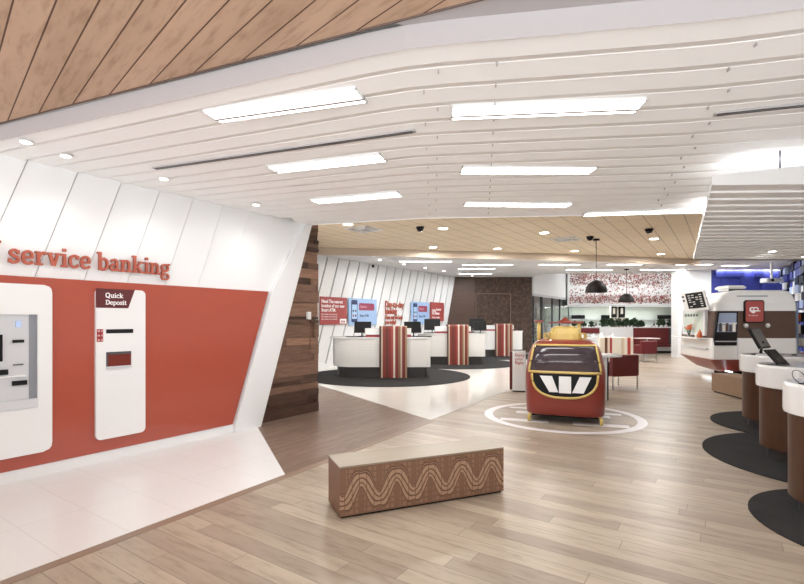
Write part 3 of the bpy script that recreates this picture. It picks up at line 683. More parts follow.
for (a, b, c_, d_, mm, nm) in ((.075, .165, 1.375, 1.405, 'black', 'card_slot'), (.07, .19, .955, 1.0, 'black', 'receipt_slot'), (.08, .16, 1.155, 1.165, 'dgrey', 'status_strip'), (.10, .14, 1.53, 1.59, 'logo_blue', 'logo_plate')):
    bm = B(); L2(bm, [(lx(a), c_), (lx(b), c_), (lx(b), d_), (lx(a), d_)], .008, .026)
    obj(nm, bm, M[mm] if mm != 'logo_blue' else mat('pale_blue_logo', (.5, .65, .95), .4), am)  # logo is a plain pale blue plate without emission
bm = B(); L2(bm, [(ox0, 1.04), (ox1-.1, 1.04), (ox1-.1, 1.055), (ox0, 1.055)], .004, .03); obj('ledge', bm, M['gloss'], am)
bm = B(); L2(bm, [(x0, z1-.118), (lx(-.125), z1-.118), (lx(-.055), z1), (x0, z1)], .0, .036); obj('header_panel', bm, M['maroon'], am)
# deposit machine
ta, tb = tat(92), tat(141.3); tc_ = (ta+tb)/2; hw = (tb-ta)/2
p = wl(tc_, o_); dm = thing('deposit_machine', 'tall white deposit machine panel on the red cladding with maroon title corner', 'deposit machine', p, RZ)
z0, z1 = .262, 1.952
bm = B(); L2(bm, [(a, b) for a, b in rrect(-hw, hw, z0, z1, .055)], 0, .035); obj('front_panel', bm, M['gloss'], dm)
bm = B(); L2(bm, [(-hw-.001, z1-.215), (hw-.20, z1-.215), (hw-.125, z1+.001), (-hw-.001, z1+.001)], .030, .039); hd = obj('title_plate', bm, M['maroon'], dm)
bm = B(); mt_ = plane_mx((-hw+.095, -.039, z1-.10), (1, 0, 0), (0, 0, 1)); slab_text(bm, 'Quick', mt_, .038, .003); mt_ = plane_mx((-hw+.095, -.039, z1-.178), (1, 0, 0), (0, 0, 1)); slab_text(bm, 'Deposit', mt_, .036, .003, .02)
obj('title_text', bm, M['text'], hd)
fz = lambda crop_v: 275+crop_v*170/584
def zat(u, v):  # height on the left wall
    t_ = tat(u); return 1.6+(320-v)/475*(WY+DY*t_)
xa, xb = tat(102)-tc_, tat(129)-tc_
bm = B(); L2(bm, [(xa, zat(120, 333)), (xb, zat(120, 333)), (xb, zat(120, 329)), (xa, zat(120, 329))], .033, .038); obj('envelope_slot', bm, M['black'], dm)
bm = B(); zz0, zz1 = zat(120, 366), zat(120, 351); xb2 = tat(127)-tc_
L2(bm, [(xa, zz0), (xb2, zz0), (xb2, zz1), (xa, zz1)], .033, .0365); cv = obj('window_recess', bm, mat('maroon_recess', (.17, .03, .02), .25), dm)
bm = B(); L2(bm, [(xa, zz1-.03), (xb2, zz1-.03), (xb2, zz1), (xa, zz1)], .0365, .04); L2(bm, [(xa, zz0), (xa+.02, zz0), (xa+.02, zz1), (xa, zz1)], .0365, .04); obj('recess_hood', bm, M['dgrey'], cv)
bm = B(); L2(bm, [(xa, zz0-.01), (xb2, zz0-.01), (xb2, zz0+.012), (xa, zz0+.012)], .0365, .055); obj('recess_lip', bm, M['lgrey'], cv)
xs0, xs1 = tat(92.6)-tc_, tat(99)-tc_
bm = B(); L2(bm, [(xs0, zat(100, 341.5)), (xs1, zat(100, 341.5)), (xs1, zat(100, 329)), (xs0, zat(100, 329))], .034, .0375); sk = obj('instruction_sticker', bm, mat('dark_red_sticker', (.30, .03, .03), .4), dm)
zs0, zs1 = zat(100, 341.5), zat(100, 329)
for i in range(3):
    for j in range(2): bm = B(); L2(bm, [(xs0+.008+j*.037, zs0+.01+i*.05), (xs0+.032+j*.037, zs0+.01+i*.05), (xs0+.032+j*.037, zs0+.03+i*.05), (xs0+.008+j*.037, zs0+.03+i*.05)], .0375, .0385); obj('sticker_print', bm, mat('sticker_pink', (.6, .35, .33), .5), sk)
# switch on timber wall
bm = B(); t_ = tat(309)+.05; box(bm, t_-.03, t_+.045, 1.61, 1.74, .0, .05, tmx)
obj('wall_switch', bm, M['gloss'], bevel=.006, label='white rectangular wall switch on the dark timber boards', cat='switch')

# ================================================================== WAVE BENCH
fl = Vector((-.50, 3.81)); fd = Vector((1.442, .596)).normalized(); bn = thing('bench', 'pale topped oak block bench with routed wave pattern in the middle of the floor', 'bench', (fl.x, fl.y, 0), math.atan2(fd.y, fd.x))
bm = B(); box(bm, 0, 1.56, 0, .375, .018, .408); obj('bench_body', bm, M['benchwood'], bn)
bm = B(); box(bm, -.002, 1.562, -.002, .377, .406, .42); obj('bench_top', bm, M['wax'], bn, bevel=.002)
bm = B(); box(bm, .015, 1.545, .015, .36, .0, .02); obj('recessed_plinth', bm, M['black'], bn)

# ================================================================== HELIPAD MARKING AND POD
hc = Vector((2.66, 7.90))
hp = thing('floor_marking', 'white helipad ring and H letter inlaid in the oak floor under the red pod', 'floor marking', (hc.x, hc.y, 0), math.radians(-18))
bm = B(); n = 72
for i in range(n):
    a, b = 2*PI*i/n, 2*PI*(i+1)/n
    v_ = [bm.verts.new((r*math.cos(q), r*math.sin(q), .004)) for r, q in ((1.13, a), (1.27, a), (1.27, b), (1.13, b))]; bm.faces.new(v_)
M['mark'] = mat('white_floor_marking', (.80, .77, .78), .3)
obj('ring', bm, M['mark'], hp)
for nm, (a, b, c_, d_) in (('letter_bar', (-.75, .75, .05, .25)), ('letter_upright', (-.95, -.2, -.62, -.44)), ('letter_upright', (.15, .95, -.62, -.44)), ('letter_upright', (-.9, -.3, .5, .62)), ('letter_upright', (.3, .95, .35, .5))):
    bm = B(); box(bm, a, b, c_, d_, 0, .004); obj(nm, bm, M['mark'], hp)
PA = math.radians(-20)
pc = Vector((2.465, 7.22))+Vector((-math.sin(PA), math.cos(PA)))*.60
pod = thing('kiddie_ride', 'dark red helicopter shaped children ride pod with yellow trim, standing in the floor ring', 'ride pod', (pc.x, pc.y, 0), PA)
LV = [(.13, .58, .54, .85), (.16, .588, .56, .9), (.35, .597, .60, .95), (.60, .602, .62, 1.0), (.78, .60, .62, 1.0), (.95, .575, .585, .95), (1.08, .545, .54, .9), (1.18, .51, .48, .82), (1.245, .455, .40, .7), (1.28, .38, .30, .55), (1.29, .2, .16, .3)]
def lvl(z):
    for a, b in zip(LV, LV[1:]):
        if a[0] <= z <= b[0]:
            q = (z-a[0])/(b[0]-a[0]); return [a[i]*(1-q)+b[i]*q for i in range(1, 4)]
    return LV[0][1:] if z < LV[0][0] else LV[-1][1:]
EXN = 5.0
def fy(x, z, off=.0):
    w_, df, db = lvl(z); q = min(abs(x)/w_, .985); return -df*(1-q**EXN)**(1/EXN)-off
rings = []
for z, w_, df, db in [(zz, *lvl(zz)) for zz in [.13, .15, .18, .25, .35, .5, .6, .7, .78, .86, .95, 1.02, 1.08, 1.13, 1.18, 1.22, 1.245, 1.265, 1.28, 1.287, 1.29]]:
    r = []
    for i in range(64):
        a = 2*PI*i/64; c_, s_ = math.cos(a), math.sin(a); e = 2/EXN
        d_ = df if s_ < 0 else db
        r.append(Vector((w_*math.copysign(abs(c_)**e, c_), d_*math.copysign(abs(s_)**e, s_), z)))
    rings.append(r)
bm = B(); loft(bm, rings); obj('pod_body', bm, M['podred'], pod, smooth=True)
def patch(bm, xs, lo, hi, off, nz=10):
    cols = []
    for x in xs: 
        l_, h_ = lo(x), hi(x); cols.append([bm.verts.new((x, fy(x, l_+(h_-l_)*j/nz, off), l_+(h_-l_)*j/nz)) for j in range(nz+1)])
    for a, b in zip(cols, cols[1:]):
        for j in range(nz): bm.faces.new((a[j], b[j], b[j+1], a[j+1]))
def bil(bm, q, off, nu=6, nv=10):     # bilinear patch on the pod front, q = bl, br, tr, tl in (x, z)
    g = []
    for i in range(nu+1):
        col_ = []
        for j in range(nv+1):
            u_, v_ = i/nu, j/nv
            x = (q[0][0]*(1-u_)+q[1][0]*u_)*(1-v_)+(q[3][0]*(1-u_)+q[2][0]*u_)*v_
            z = (q[0][1]*(1-u_)+q[1][1]*u_)*(1-v_)+(q[3][1]*(1-u_)+q[2][1]*u_)*v_
            col_.append(bm.verts.new((x, fy(x, z, off), z)))
        g.append(col_)
    for a, b in zip(g, g[1:]):
        for j in range(nv): bm.faces.new((a[j], b[j], b[j+1], a[j+1]))
def solid(o, th): s_ = o.modifiers.new('solid', 'SOLIDIFY'); s_.thickness = th; s_.offset = 0; return o
ws = [(-.525, .80), (.525, .80), (.455, 1.205), (-.455, 1.205)]
bm = B(); bil(bm, ws, .006, 24, 14); solid(obj('windscreen', bm, M['windsh'], pod, smooth=True), .006)
path = []
for (a, b) in ((ws[0], ws[1]), (ws[1], ws[2]), (ws[2], ws[3]), (ws[3], ws[0])):
    for i in range(14):
        q = i/14; path.append((a[0]+(b[0]-a[0])*q, a[1]+(b[1]-a[1])*q))
bm = B(); tube(bm, [(x, fy(x, z, .006), z) for x, z in path], .020, 8, closed=True); obj('windscreen_trim', bm, M['yellow'], pod, smooth=True)
sw, stp = .475, .775
lo = lambda x: .775-.36*(max(0, 1-(abs(x)/sw)**2.6))**(1/2.6)
hi = lambda x: .778
xs = [sw*math.sin(math.radians(a)) for a in range(-90, 91, 5)]
bm = B(); patch(bm, xs, lo, hi, .007); solid(obj('nose_panel', bm, M['black'], pod), .006)
bm = B(); tube(bm, [(x, fy(x, lo(x), .008), lo(x)) for x in xs], .020, 8); obj('nose_trim', bm, M['yellow'], pod, smooth=True)
for q in ([(-.215, .50), (-.085, .50), (-.175, .745), (-.355, .745)], [(-.075, .49), (.10, .49), (.10, .745), (-.075, .745)], [(.115, .50), (.275, .50), (.385, .745), (.22, .745)]):
    bm = B(); bil(bm, q, .016); solid(obj('emblem_stroke', bm, M['text'], pod), .008)
# engine hump, mast, rotor
bm = B(); loft(bm, [[Vector((w_*math.copysign(abs(math.cos(2*PI*i/24))**.6, math.cos(2*PI*i/24)), .1+d_*math.copysign(abs(math.sin(2*PI*i/24))**.6, math.sin(2*PI*i/24)), z)) for i in range(24)] for z, w_, d_ in ((1.27, .26, .28), (1.38, .255, .26), (1.46, .22, .22), (1.50, .15, .16))])
obj('engine_cover', bm, M['yellow'], pod, smooth=False, bevel=.01)
bm = B(); lathe(bm, [(.07, 1.49), (.07, 1.53), (.045, 1.55)], (.0, .1, 0), 16); obj('rotor_mast', bm, M['gloss'], pod)
bm = B(); lathe(bm, [(.14, 1.545), (.12, 1.575), (.06, 1.60), (.035, 1.64), (.001, 1.65)], (.0, .1, 0), 20); hb = obj('rotor_hub', bm, M['podred'], pod, smooth=True)
for a_ in (8, 188, 98, 278):
    bm = B(); mxx = Matrix.Translation((0, .1, 1.556)) @ Matrix.Rotation(math.radians(a_), 4, 'Z'); box(bm, .1, .26, -.035, .035, -.012, .012, mxx); obj('rotor_blade', bm, M['podred'], hb, bevel=.004)
for x, y, zt in ((-.42, .15, 1.57), (.22, .5, 1.55)):
    bm = B(); tube(bm, [(x, y, 1.15), (x, y, zt)], .032, 12); pl = obj('grab_post', bm, M['yellow'], pod, smooth=True)
    bm = B(); box(bm, x-.075, x+.075, y-.05, y+.05, zt-.005, zt+.028); obj('post_cap', bm, M['podred'], pl, bevel=.004)
for sx_ in (-1, 1):
    bm = B()
    for k in range(3): tube(bm, [(sx_*(.265+.012*k+.04*math.cos(a)), .0-.06*k, 1.34+.045*math.sin(a)) for a in [2*PI*i/14 for i in range(14)]], .010, 6, closed=True)
    obj('exhaust_coil', bm, M['yellow'], pod)
bm = B(); box(bm, -.5, .5, -.40, .65, .085, .14); obj('chassis', bm, M['black'], pod)
for x, y in ((-.53, -.42), (.53, -.42), (-.5, .72), (.5, .72)):
    bm = B(); tube(bm, [(x*.86, y, .17), (x*.95, y-.02, .13), (x, y-.03, .085)], .024, 8); cs = obj('caster_arm', bm, M['yellow'], pod, smooth=True)
    bm = B(); lathe(bm, [(.052, -.022), (.058, 0), (.052, .022)], n=18); bmesh.ops.transform(bm, matrix=Matrix.Translation((x, y-.03, .058)) @ Matrix.Rotation(PI/2, 4, 'Y'), verts=bm.verts); obj('caster_wheel', bm, M['yellow'], cs)

# upright sign bin beside the pod
st = thing('sign_stand', 'white upright rounded sign stand with red words, left of the red pod', 'sign stand', (2.60, 10.62, 0), math.radians(-12))
bm = B(); prism(bm, rrect(-.14, .16, -.07, .09, .065), .03, .915); obj('stand_body', bm, M['gloss'], st, smooth=False)
bm = B(); box(bm, -.19, -.135, -.05, .09, .05, .90); obj('side_band', bm, M['leather'], st, bevel=.008)
bm = B(); prism(bm, rrect(-.13, .15, -.06, .08, .06), 0, .03); obj('stand_foot', bm, M['black'], st)
for k, s_ in enumerate(('Enjoy', 'your', 'flight')):
    text('sign_words', s_, .095, M['rtext'], plane_mx((-.075, -.0715, .79-.085*k), (1, 0, 0), (0, 0, 1)), st, .001, .001)

# ================================================================== CARPETS
def carpet(x, y, r, z, lb, g, ry=None):
    bm = B(); n = 80; pts = [(r*math.cos(2*PI*i/n), (ry or r)*math.sin(2*PI*i/n)) for i in range(n)]; pts = [(max(a, -1.60-.19*(b+y-8.5)-x) if x < 0 else a, b) for a, b in pts]; prism(bm, pts, 0, z)
    obj('round_carpet', bm, M['carpet'], loc=(x, y, 0), label=lb, cat='carpet', group=g)
carpet(-.42, 13.65, 2.36, .010, 'round charcoal carpet under the first teller counter, nearest the timber wall', 'round carpets in the teller area')
carpet(1.95, 17.6, 2.25, .013, 'round charcoal carpet under the middle teller counter', 'round carpets in the teller area')
carpet(4.15, 21.0, 2.0, .010, 'round charcoal carpet under the farthest teller counter', 'round carpets in the teller area')
carpet(3.73, 3.56, .92, .010, 'round charcoal carpet under the nearest white topped service counter', 'round carpets along the service counters')
carpet(5.0, 5.33, 1.38, .013, 'largest looking round charcoal carpet, under the middle service counter', 'round carpets along the service counters')
carpet(6.0, 7.1, 1.17, .016, 'round charcoal carpet under the service counter nearest the brown box bench', 'round carpets along the service counters')

# ================================================================== TELLER COUNTERS
def teller(x, y, x0, x1, sx_, lb, first=True):
    t_ = thing('teller_counter', lb, 'teller counter', (x, y, .0), 0, 'curved teller counters')
    R_ = [.12, .55, .62, .12]
    bm = B(); prism(bm, rrect(x0+.1, x1-.08, .08, .92, [.1, .4, .5, .1]), .012, .30); obj('plinth', bm, M['plinth'], t_)
    bm = B(); prism(bm, rrect(x0, x1, 0, 1.0, R_, 10), .30, 1.09); obj('counter_body', bm, M['emboss'], t_)
    bm = B(); prism(bm, rrect(x0-.10, x1+.02, -.02, 1.02, R_, 10), 1.09, 1.125); obj('worktop', bm, M['gloss'], t_)
    bm = B(); L_ = [(-.05, .012), (.03, .012)]
    prof = [(-.09, .014), (-.09, 1.36), (-.075, 1.41), (-.03, 1.43), (.42, 1.43), (.42, 1.39), (-.01, 1.39), (-.03, 1.37), (-.03, .014)]
    mxx = plane_mx((sx_-.38, 0, 0), (0, 1, 0), (0, 0, 1)); prism(bm, prof, 0, .76, mxx)
    so = obj('striped_panel', bm, M['stripe'], t_)
    so.data.transform(Matrix.Translation((-sx_, 0, 0))); so.location.x = sx_
    bm = B(); prism(bm, rrect(sx_-.80, sx_+.50, .18, .62, .05), 1.19, 1.37); obj('document_box', bm, M['gloss'], t_, bevel=.005)
    bm = B(); prism(bm, rrect(sx_-.78, sx_+.50, .20, .6, .04), 1.125, 1.19); obj('red_base', bm, mat('dull_red', (.33, .05, .05), .4), t_)
    return t_
def monitor(x, y, z, rz, lb, w_=.5, h_=.33, group='monitors on the teller counters', tilt=12):
    t_ = thing('computer_monitor', lb, 'monitor', (x, y, z), rz, group)
    mm = Matrix.Translation((0, 0, .10)) @ Matrix.Rotation(math.radians(-tilt), 4, 'X')
    bm = B(); box(bm, -w_/2, w_/2, -.012, .025, 0, h_, mm); obj('monitor_housing', bm, M['black'], t_, bevel=.006)
    bm = B(); box(bm, -w_/2+.02, w_/2-.02, -.0145, -.0118, .02, h_-.02, mm); obj('display', bm, M['screen'], t_)
    bm = B(); tube(bm, [(0, .06, .01), (0, .05, .08), (0, .03, .2)], .02, 8); obj('monitor_neck', bm, M['black'], t_)
    bm = B(); lathe(bm, [(.12, 0), (.12, .012), (.04, .018)], (0, .05, 0), 20); obj('monitor_foot', bm, M['black'], t_)
    return t_
def keyboard(x, y, z, rz, lb):
    t_ = thing('keyboard', lb, 'keyboard', (x, y, z), rz, 'keyboards on the teller counters')
    bm = B(); box(bm, -.22, .22, -.07, .07, 0, .018); obj('keyboard_base', bm, M['black'], t_, bevel=.004)
    bm = B()
    for i in range(12):
        for j in range(4): box(bm, -.2+i*.034, -.172+i*.034, -.058+j*.03, -.034+j*.03, .018, .024)
    obj('keys', bm, M['dgrey'], t_)
teller(-.24, 13.1, -1.72, 1.03, 0, 'nearest teller counter, white embossed curved front with a red striped panel')
teller(1.98, 16.9, -1.4, 1.0, 0, 'middle teller counter with white curved front and striped panel')
teller(4.46, 20.85, -1.2, .85, 0, 'farthest teller counter with striped panel in front of the brown wall')
monitor(-1.15, 13.80, 1.126, math.radians(170), 'black monitor at the left of the nearest teller counter', tilt=-12)
monitor(.32, 13.85, 1.126, math.radians(195), 'black monitor right of the striped panel on the nearest teller counter', tilt=-12)
monitor(1.12, 17.6, 1.126, math.radians(172), 'black monitor at the left of the middle teller counter', tilt=-12, w_=.6, h_=.42)
monitor(3.35, 21.3, 1.126, math.radians(172), 'black monitor at the left of the farthest teller counter', tilt=-12, w_=.65, h_=.45)
monitor(2.86, 17.4, 1.126, math.radians(190), 'black monitor at the right of the middle teller counter', tilt=-12)
keyboard(-1.35, 13.3, 1.126, math.radians(8), 'black keyboard on the nearest teller counter, left of its monitor')
keyboard(.62, 13.35, 1.126, math.radians(-6), 'black keyboard at the right end of the nearest teller counter')
keyboard(1.0, 17.15, 1.126, 0, 'black keyboard on the middle teller counter')

# posters on the teller wall
def board(t0, t1, z0, z1, m, lb, cat, name, off=.06, group=None):
    c_ = tw((t0+t1)/2, z0, off); a_ = math.atan2(td.y, td.x)
    t_ = thing(name, lb, cat, c_, a_, group); w_ = (t1-t0)/2
    bm = B(); box(bm, -w_, w_, -.025, 0, 0, z1-z0); obj('board', bm, m, t_); return t_, w_, z1-z0
def ptx(x, z, o=-.026): return plane_mx((x, o, z), (1, 0, 0), (0, 0, 1))
t_, w_, h_ = board(.02, 1.32, 1.45, 2.37, M['poster'], 'red poster with white words at the left end of the teller wall', 'poster', 'wall_poster')
for k, s_ in enumerate(('Need The nearest', 'location of our new', 'Smart ATM.')): text('poster_text', s_, .155, M['text'], ptx(-w_+.05, h_-.20-.145*k), t_, .001, .004, sx=.9)
for k in range(3): text('small_print', 'Ask a member of our team today', .07, M['text'], ptx(-w_+.05, .32-.08*k), t_, .001, sx=.8)
bm = B(); box(bm, w_-.36, w_-.03, -.028, -.025, .03, .19); wl_ = obj('white_tag', bm, M['text'], t_)
bm = B(); 
for k in range(3): prism(bm, [(w_-.29+k*.07, .06), (w_-.25+k*.07, .06), (w_-.26+k*.075, .13), (w_-.31+k*.075, .13)], -.001, .002, plane_mx((0, -.028, 0), (1, 0, 0), (0, 0, 1)))
obj('emblem', bm, M['poster'], wl_)
def blue_board(t0, t1, lb):
    t_, w_, h_ = board(t0, t1, 1.42, 2.37, M['blue'], lb, 'poster', 'screen_poster', group='pale blue phone posters')
    bm = B(); prism(bm, rrect(-w_+.14, -w_+.46, .10, h_-.06, .05), .0, .006, ptx(0, 0, -.025)); ph_ = obj('phone_picture', bm, M['navy'], t_)
    bm = B(); prism(bm, rrect(-w_+.17, -w_+.43, .22, h_-.22, .01), .006, .008, ptx(0, 0, -.025)); obj('phone_screen', bm, mat('phone_screen', (.45, .62, .85), .3), ph_)
    for i in range(2):
        for j in range(2): bm = B(); box(bm, -w_+.20+j*.12, -w_+.27+j*.12, -.035, -.033, .30+i*.17, .37+i*.17); obj('app_icon', bm, M['rtext'] if (i+j) == 0 else M['navy'], ph_)
    bm = B(); prism(bm, rrect(-w_+.56, w_-.16, h_-.42, h_-.16, .05), 0, .006, ptx(0, 0, -.025)); bd = obj('red_banner', bm, mat('plum_banner', (.32, .05, .10), .35), t_)
    text('banner_words', 'Check in', .13, mat('pink_text', (.75, .45, .5), .5), ptx(-w_+.60, h_-.33, -.032), bd, .001, .002, sx=.85)
    text('caption_words', 'Smart ATM', .12, M['navy'], ptx(-w_+.60, .30), t_, .001, .004, sx=.9)
blue_board(1.42, 3.02, 'larger looking pale blue poster with a phone and red banner, beside the first red poster')
t_, w_, h_ = board(5.37, 6.8, 1.42, 2.37, M['blue'], 'x', 'poster', 'screen_poster')
for o in [x for x in COL.objects if x.parent == t_]+[t_]: bpy.data.objects.remove(o)
blue_board(5.37, 6.8, 'farther pale blue poster with a phone and red banner, right of the red wall words')
t_, w_, h_ = board(6.93, 8.12, 1.55, 2.40, M['poster'], 'small red poster with white words at the far right of the teller wall', 'poster', 'wall_poster')
for k, (s_, z_) in enumerate((('0%', .30), ('Lower', .48), ('rate', .30))): text('poster_text', s_, (.34, .17, .17)[k], M['text'], ptx((-w_+.12, -.1, -.1)[k], z_), t_, .001, .006)
text('small_print', 'Balance transfer', .10, M['text'], ptx(-w_+.15, .14), t_, .001, .002)
# red words on wall
wt_ = thing('wall_words', 'red words on the white teller wall asking how can we help you today', 'lettering', tw(3.58, 1.4, .062), math.atan2(td.y, td.x))
for k, (s_, sz) in enumerate((('Day-to-day', .36), ('banking', .33), ('How can we help', .215), ('you today?', .215))):
    text('word_line', s_, sz, M['letter'], ptx(0, (.70, .44, .24, .05)[k], 0), wt_, .008, .008, sx=.78)

# ================================================================== SERVICE COUNTERS (RIGHT)
AX = Vector((.90, -.43)).normalized(); SA = math.atan2(AX.y, AX.x)
def stad(L_, r, n=14, inset=0):
    r -= inset
    return [(r*math.cos(math.radians(a))+0, r*math.sin(math.radians(a))) for a in [90+180*i/n for i in range(n+1)]]+[(L_-r*.3, -r), (L_, -r*.7), (L_, r*.7), (L_-r*.3, r)]
def service(x, y, L_, lb, r=.42):
    t_ = thing('service_counter', lb, 'service counter', (x, y, .0), SA, 'white topped timber service counters')
    bm = B(); prism(bm, stad(L_-.15, r, inset=.09), .012, .14); obj('plinth', bm, M['plinth'], t_)
    bm = B(); prism(bm, stad(L_-.04, r, 40, .02), .14, .835); obj('timber_drum', bm, M['kwood'], t_)
    bm = B(); loft(bm, [[Vector((a, b, z)) for a, b in stad(L_, r+e, 40)] for z, e in ((.83, .0), (.835, .012), (.86, .015), (1.06, .015), (1.078, .008), (1.085, -.005))]); obj('white_top', bm, M['gloss'], t_)
    return t_
service(3.60, 3.80, 1.5, 'nearest service counter at the right picture edge, white top on timber drum')
service(4.575, 5.42, 1.7, 'middle service counter of the right row, carrying the tilted tablet')
service(5.53, 7.04, 1.9, 'farthest service counter of the right row, carrying the black monitor')
# monitor with white foot
mt = monitor(5.34, 6.98, 1.086, math.radians(36), 'black monitor leaning back on the farthest service counter', .42, .32, None, 26)
bm = B(); prism(bm, rrect(-.20, .17, -.13, .07, .05), 0, .02); obj('docking_base', bm, M['lgrey'], mt)
tb = thing('tablet', 'black tablet leaning on a stand on the middle service counter', 'tablet', (4.33, 5.40, 1.086), math.radians(24))
mm = Matrix.Translation((0, 0, .012)) @ Matrix.Rotation(math.radians(-42), 4, 'X')
bm = B(); box(bm, -.11, .11, -.008, .008, .0, .21, mm); obj('tablet_case', bm, M['black'], tb, bevel=.003)
bm = B(); box(bm, -.072, .072, -.0095, -.0078, .02, .195, mm); obj('display', bm, M['screen'], tb)
bm = B(); box(bm, -.09, .09, -.03, .12, .0, .012); obj('tablet_stand', bm, M['dgrey'], tb, bevel=.003)
# small counter things
bm = B(); tube(bm, [(3.30+.05*math.cos(a), 3.95+.03*math.sin(a), 1.13+.05*math.sin(a)) for a in [2*PI*i/20 for i in range(20)]], .003, 6, closed=True); obj('cable_loop', bm, M['black'], label='thin black cable loop standing on the nearest service counter', cat='cable')
bm = B(); prism(bm, rrect(3.18, 3.26, 3.78, 3.82, .015), 1.086, 1.095); obj('pen', bm, M['black'], label='small black pen tray on the nearest service counter', cat='pen tray')
for k, (x, y) in enumerate(((5.86, 6.83), (6.0, 6.78), (5.72, 6.92))):
    bm = B(); lathe(bm, [(.03, 0), (.035, .012), (.02, .02), (.001, .024)], (x, y, 1.086), 12); obj('computer_mouse', bm, M['dgrey'], label=['dark mouse right of the monitor on the farthest service counter', 'dark mouse farthest right on the farthest service counter', 'dark mouse close beside the monitor on the farthest service counter'][k], cat='mouse', group='small dark things on the farthest service counter')

# box bench
bx = thing('box_bench', 'plain brown timber box bench behind the service counters, in front of the caravan', 'bench', (6.92, 10.62, 0), math.radians(-95))
bm = B(); box(bm, 0, 1.6, .0, .5, .03, .42); obj('bench_body', bm, M['boxwood'], bx, bevel=.004)
bm = B(); box(bm, .03, 1.57, .03, .47, .0, .03); obj('recessed_plinth', bm, M['black'], bx)

# ================================================================== CARAVAN
cv = thing('caravan_cafe', 'white, brown and red caravan coffee bar in front of the blue wall', 'caravan', (9.3, 13.4, 0))
org = Vector((9.3, 13.4, 0))
FP = [Vector((8.22, 12.6)), Vector((8.64, 14.75)), Vector((11.2, 15.2)), Vector((10.42, 12.5))]
cen = sum(FP, Vector((0, 0)))/4
def ring(z, ins, r=.10, lean=0):
    out = []; n = len(FP)
    for i in range(n):
        p = FP[i]; a = FP[i-1]; b = FP[(i+1) % n]; q = p+(cen-p).normalized()*ins
        q = q+Vector((lean, 0)) if i < 2 else q
        da = (a-p).normalized()*r; db = (b-p).normalized()*r
        for k in range(5):
            s_ = k/4; out.append((q+da*(1-s_)**2+db*s_**2))
    return [Vector((p.x, p.y, z))-org for p in out]
def cband(nm, lv, m, sm_=False): bm = B(); loft(bm, [ring(*l_) for l_ in lv]); return obj(nm, bm, m, cv, smooth=sm_)
cband('red_skirt', [(.20, .55), (.24, .42), (.55, -.04, .12)], M['podred'])
cband('lower_panel', [(.55, .0), (.58, -.01), (1.12, .0)], M['gloss'])
cband('brown_band', [(1.12, .01), (1.84, .03, .1, .04)], M['brownp'])
cband('roof_shell', [(1.84, .0, .1, .06), (2.05, .02, .1, .10), (2.25, .08, .12, .22), (2.36, .16, .12, .34), (2.40, .28, .12, .5)], M['gloss'])
bm = B(); box(bm, .1, 1.0, -.1, .9, .0, .22); obj('chassis', bm, M['black'], cv)
f0 = Vector((8.22, 12.6)); fdv = (Vector((10.42, 12.5))-f0).normalized(); fn = Vector((fdv.y, -fdv.x))
def fmx(x, z, off): p = f0+fdv*x+fn*off; return plane_mx(Vector((p.x, p.y, z))-org, (fdv.x, fdv.y, 0), (0, 0, 1))
FX = lambda u: (u-402)/475*12.58-8.22
FZ = lambda v: 1.6+(320-v)/475*12.58
# hatch window (second window, bluish pane)
def fpoly(nm, pts, z0, z1, m, par=None, off=0): bm = B(); prism(bm, [(FX(u), FZ(v)) for u, v in pts], z0, z1, fmx(0, 0, off)); return obj(nm, bm, m, par or cv)
hw_ = fpoly('hatch_frame', [(714.5, 345.5), (735.5, 345.5), (736.5, 311.5), (717.5, 311.5), (713.5, 338)], .0, .05, M['black'])
fpoly('hatch_pane', [(716, 332), (734.5, 332), (735, 313), (718.5, 313)], .05, .056, mat('bluish_pane', (.30, .36, .50), .08), hw_)
for k in range(5): fpoly('shelf_jar', [(718+k*3.3, 331.5), (720.2+k*3.3, 331.5), (720.2+k*3.3, 323+(k % 2)*2), (718+k*3.3, 323+(k % 2)*2)], .056, .075, [M['dgrey'], M['cream'], M['brownp']][k % 3], hw_)
fpoly('hatch_shelf', [(717, 324), (735, 324), (735, 322.6), (717, 322.6)], .056, .07, M['lgrey'], hw_)
fpoly('hatch_rail', [(714.5, 341.8), (735.5, 341.8), (735.5, 340.8), (714.5, 340.8)], .05, .08, M['metal'], hw_)
dp = fpoly('door_poster', [(FX_, v) for FX_, v in [(744.5, 322.8), (760.5, 322.8), (762, 321), (762, 302), (760.5, 300.2), (744.5, 300.2), (743, 302), (743, 321)]], .0, .05, M['black'])
fpoly('poster_face', [(745.3, 321.8), (759.8, 321.8), (761, 320.5), (761, 302.5), (759.8, 301.2), (745.3, 301.2), (744, 302.5), (744, 320.5)], .05, .056, M['poster'], dp)
# caravan icon
ic = fpoly('caravan_icon', [(747.5, 311.5), (756, 311.5), (758, 311.3), (758, 310.6), (756.2, 310.6), (756.2, 308.2), (755, 307.2), (748.6, 307.2), (747.5, 308.2)], .056, .060, M['text'], dp)
for pts in ([(749, 310.2), (751, 310.2), (751, 308.4), (749, 308.4)], [(752, 310.2), (755, 310.2), (755, 308.4), (752, 308.4)]): fpoly('icon_window', pts, .060, .062, M['poster'], ic)
bm = B(); prism(bm, [(FX(751)+.06*math.cos(2*PI*i/14), FZ(311.6)+.045*math.sin(2*PI*i/14)) for i in range(14)], .056, .062, fmx(0, 0, 0)); obj('icon_wheel', bm, M['text'], ic)
text('poster_text', 'The coffee van', .045, M['text'], fmx(FX(746.5), FZ(316), .057), dp, .001, sx=.9)
fpoly('roof_slot', [(738, 296.5), (768, 296.5), (768, 295.5), (738, 295.5)], .0, .03, M['grey'], off=-.08)
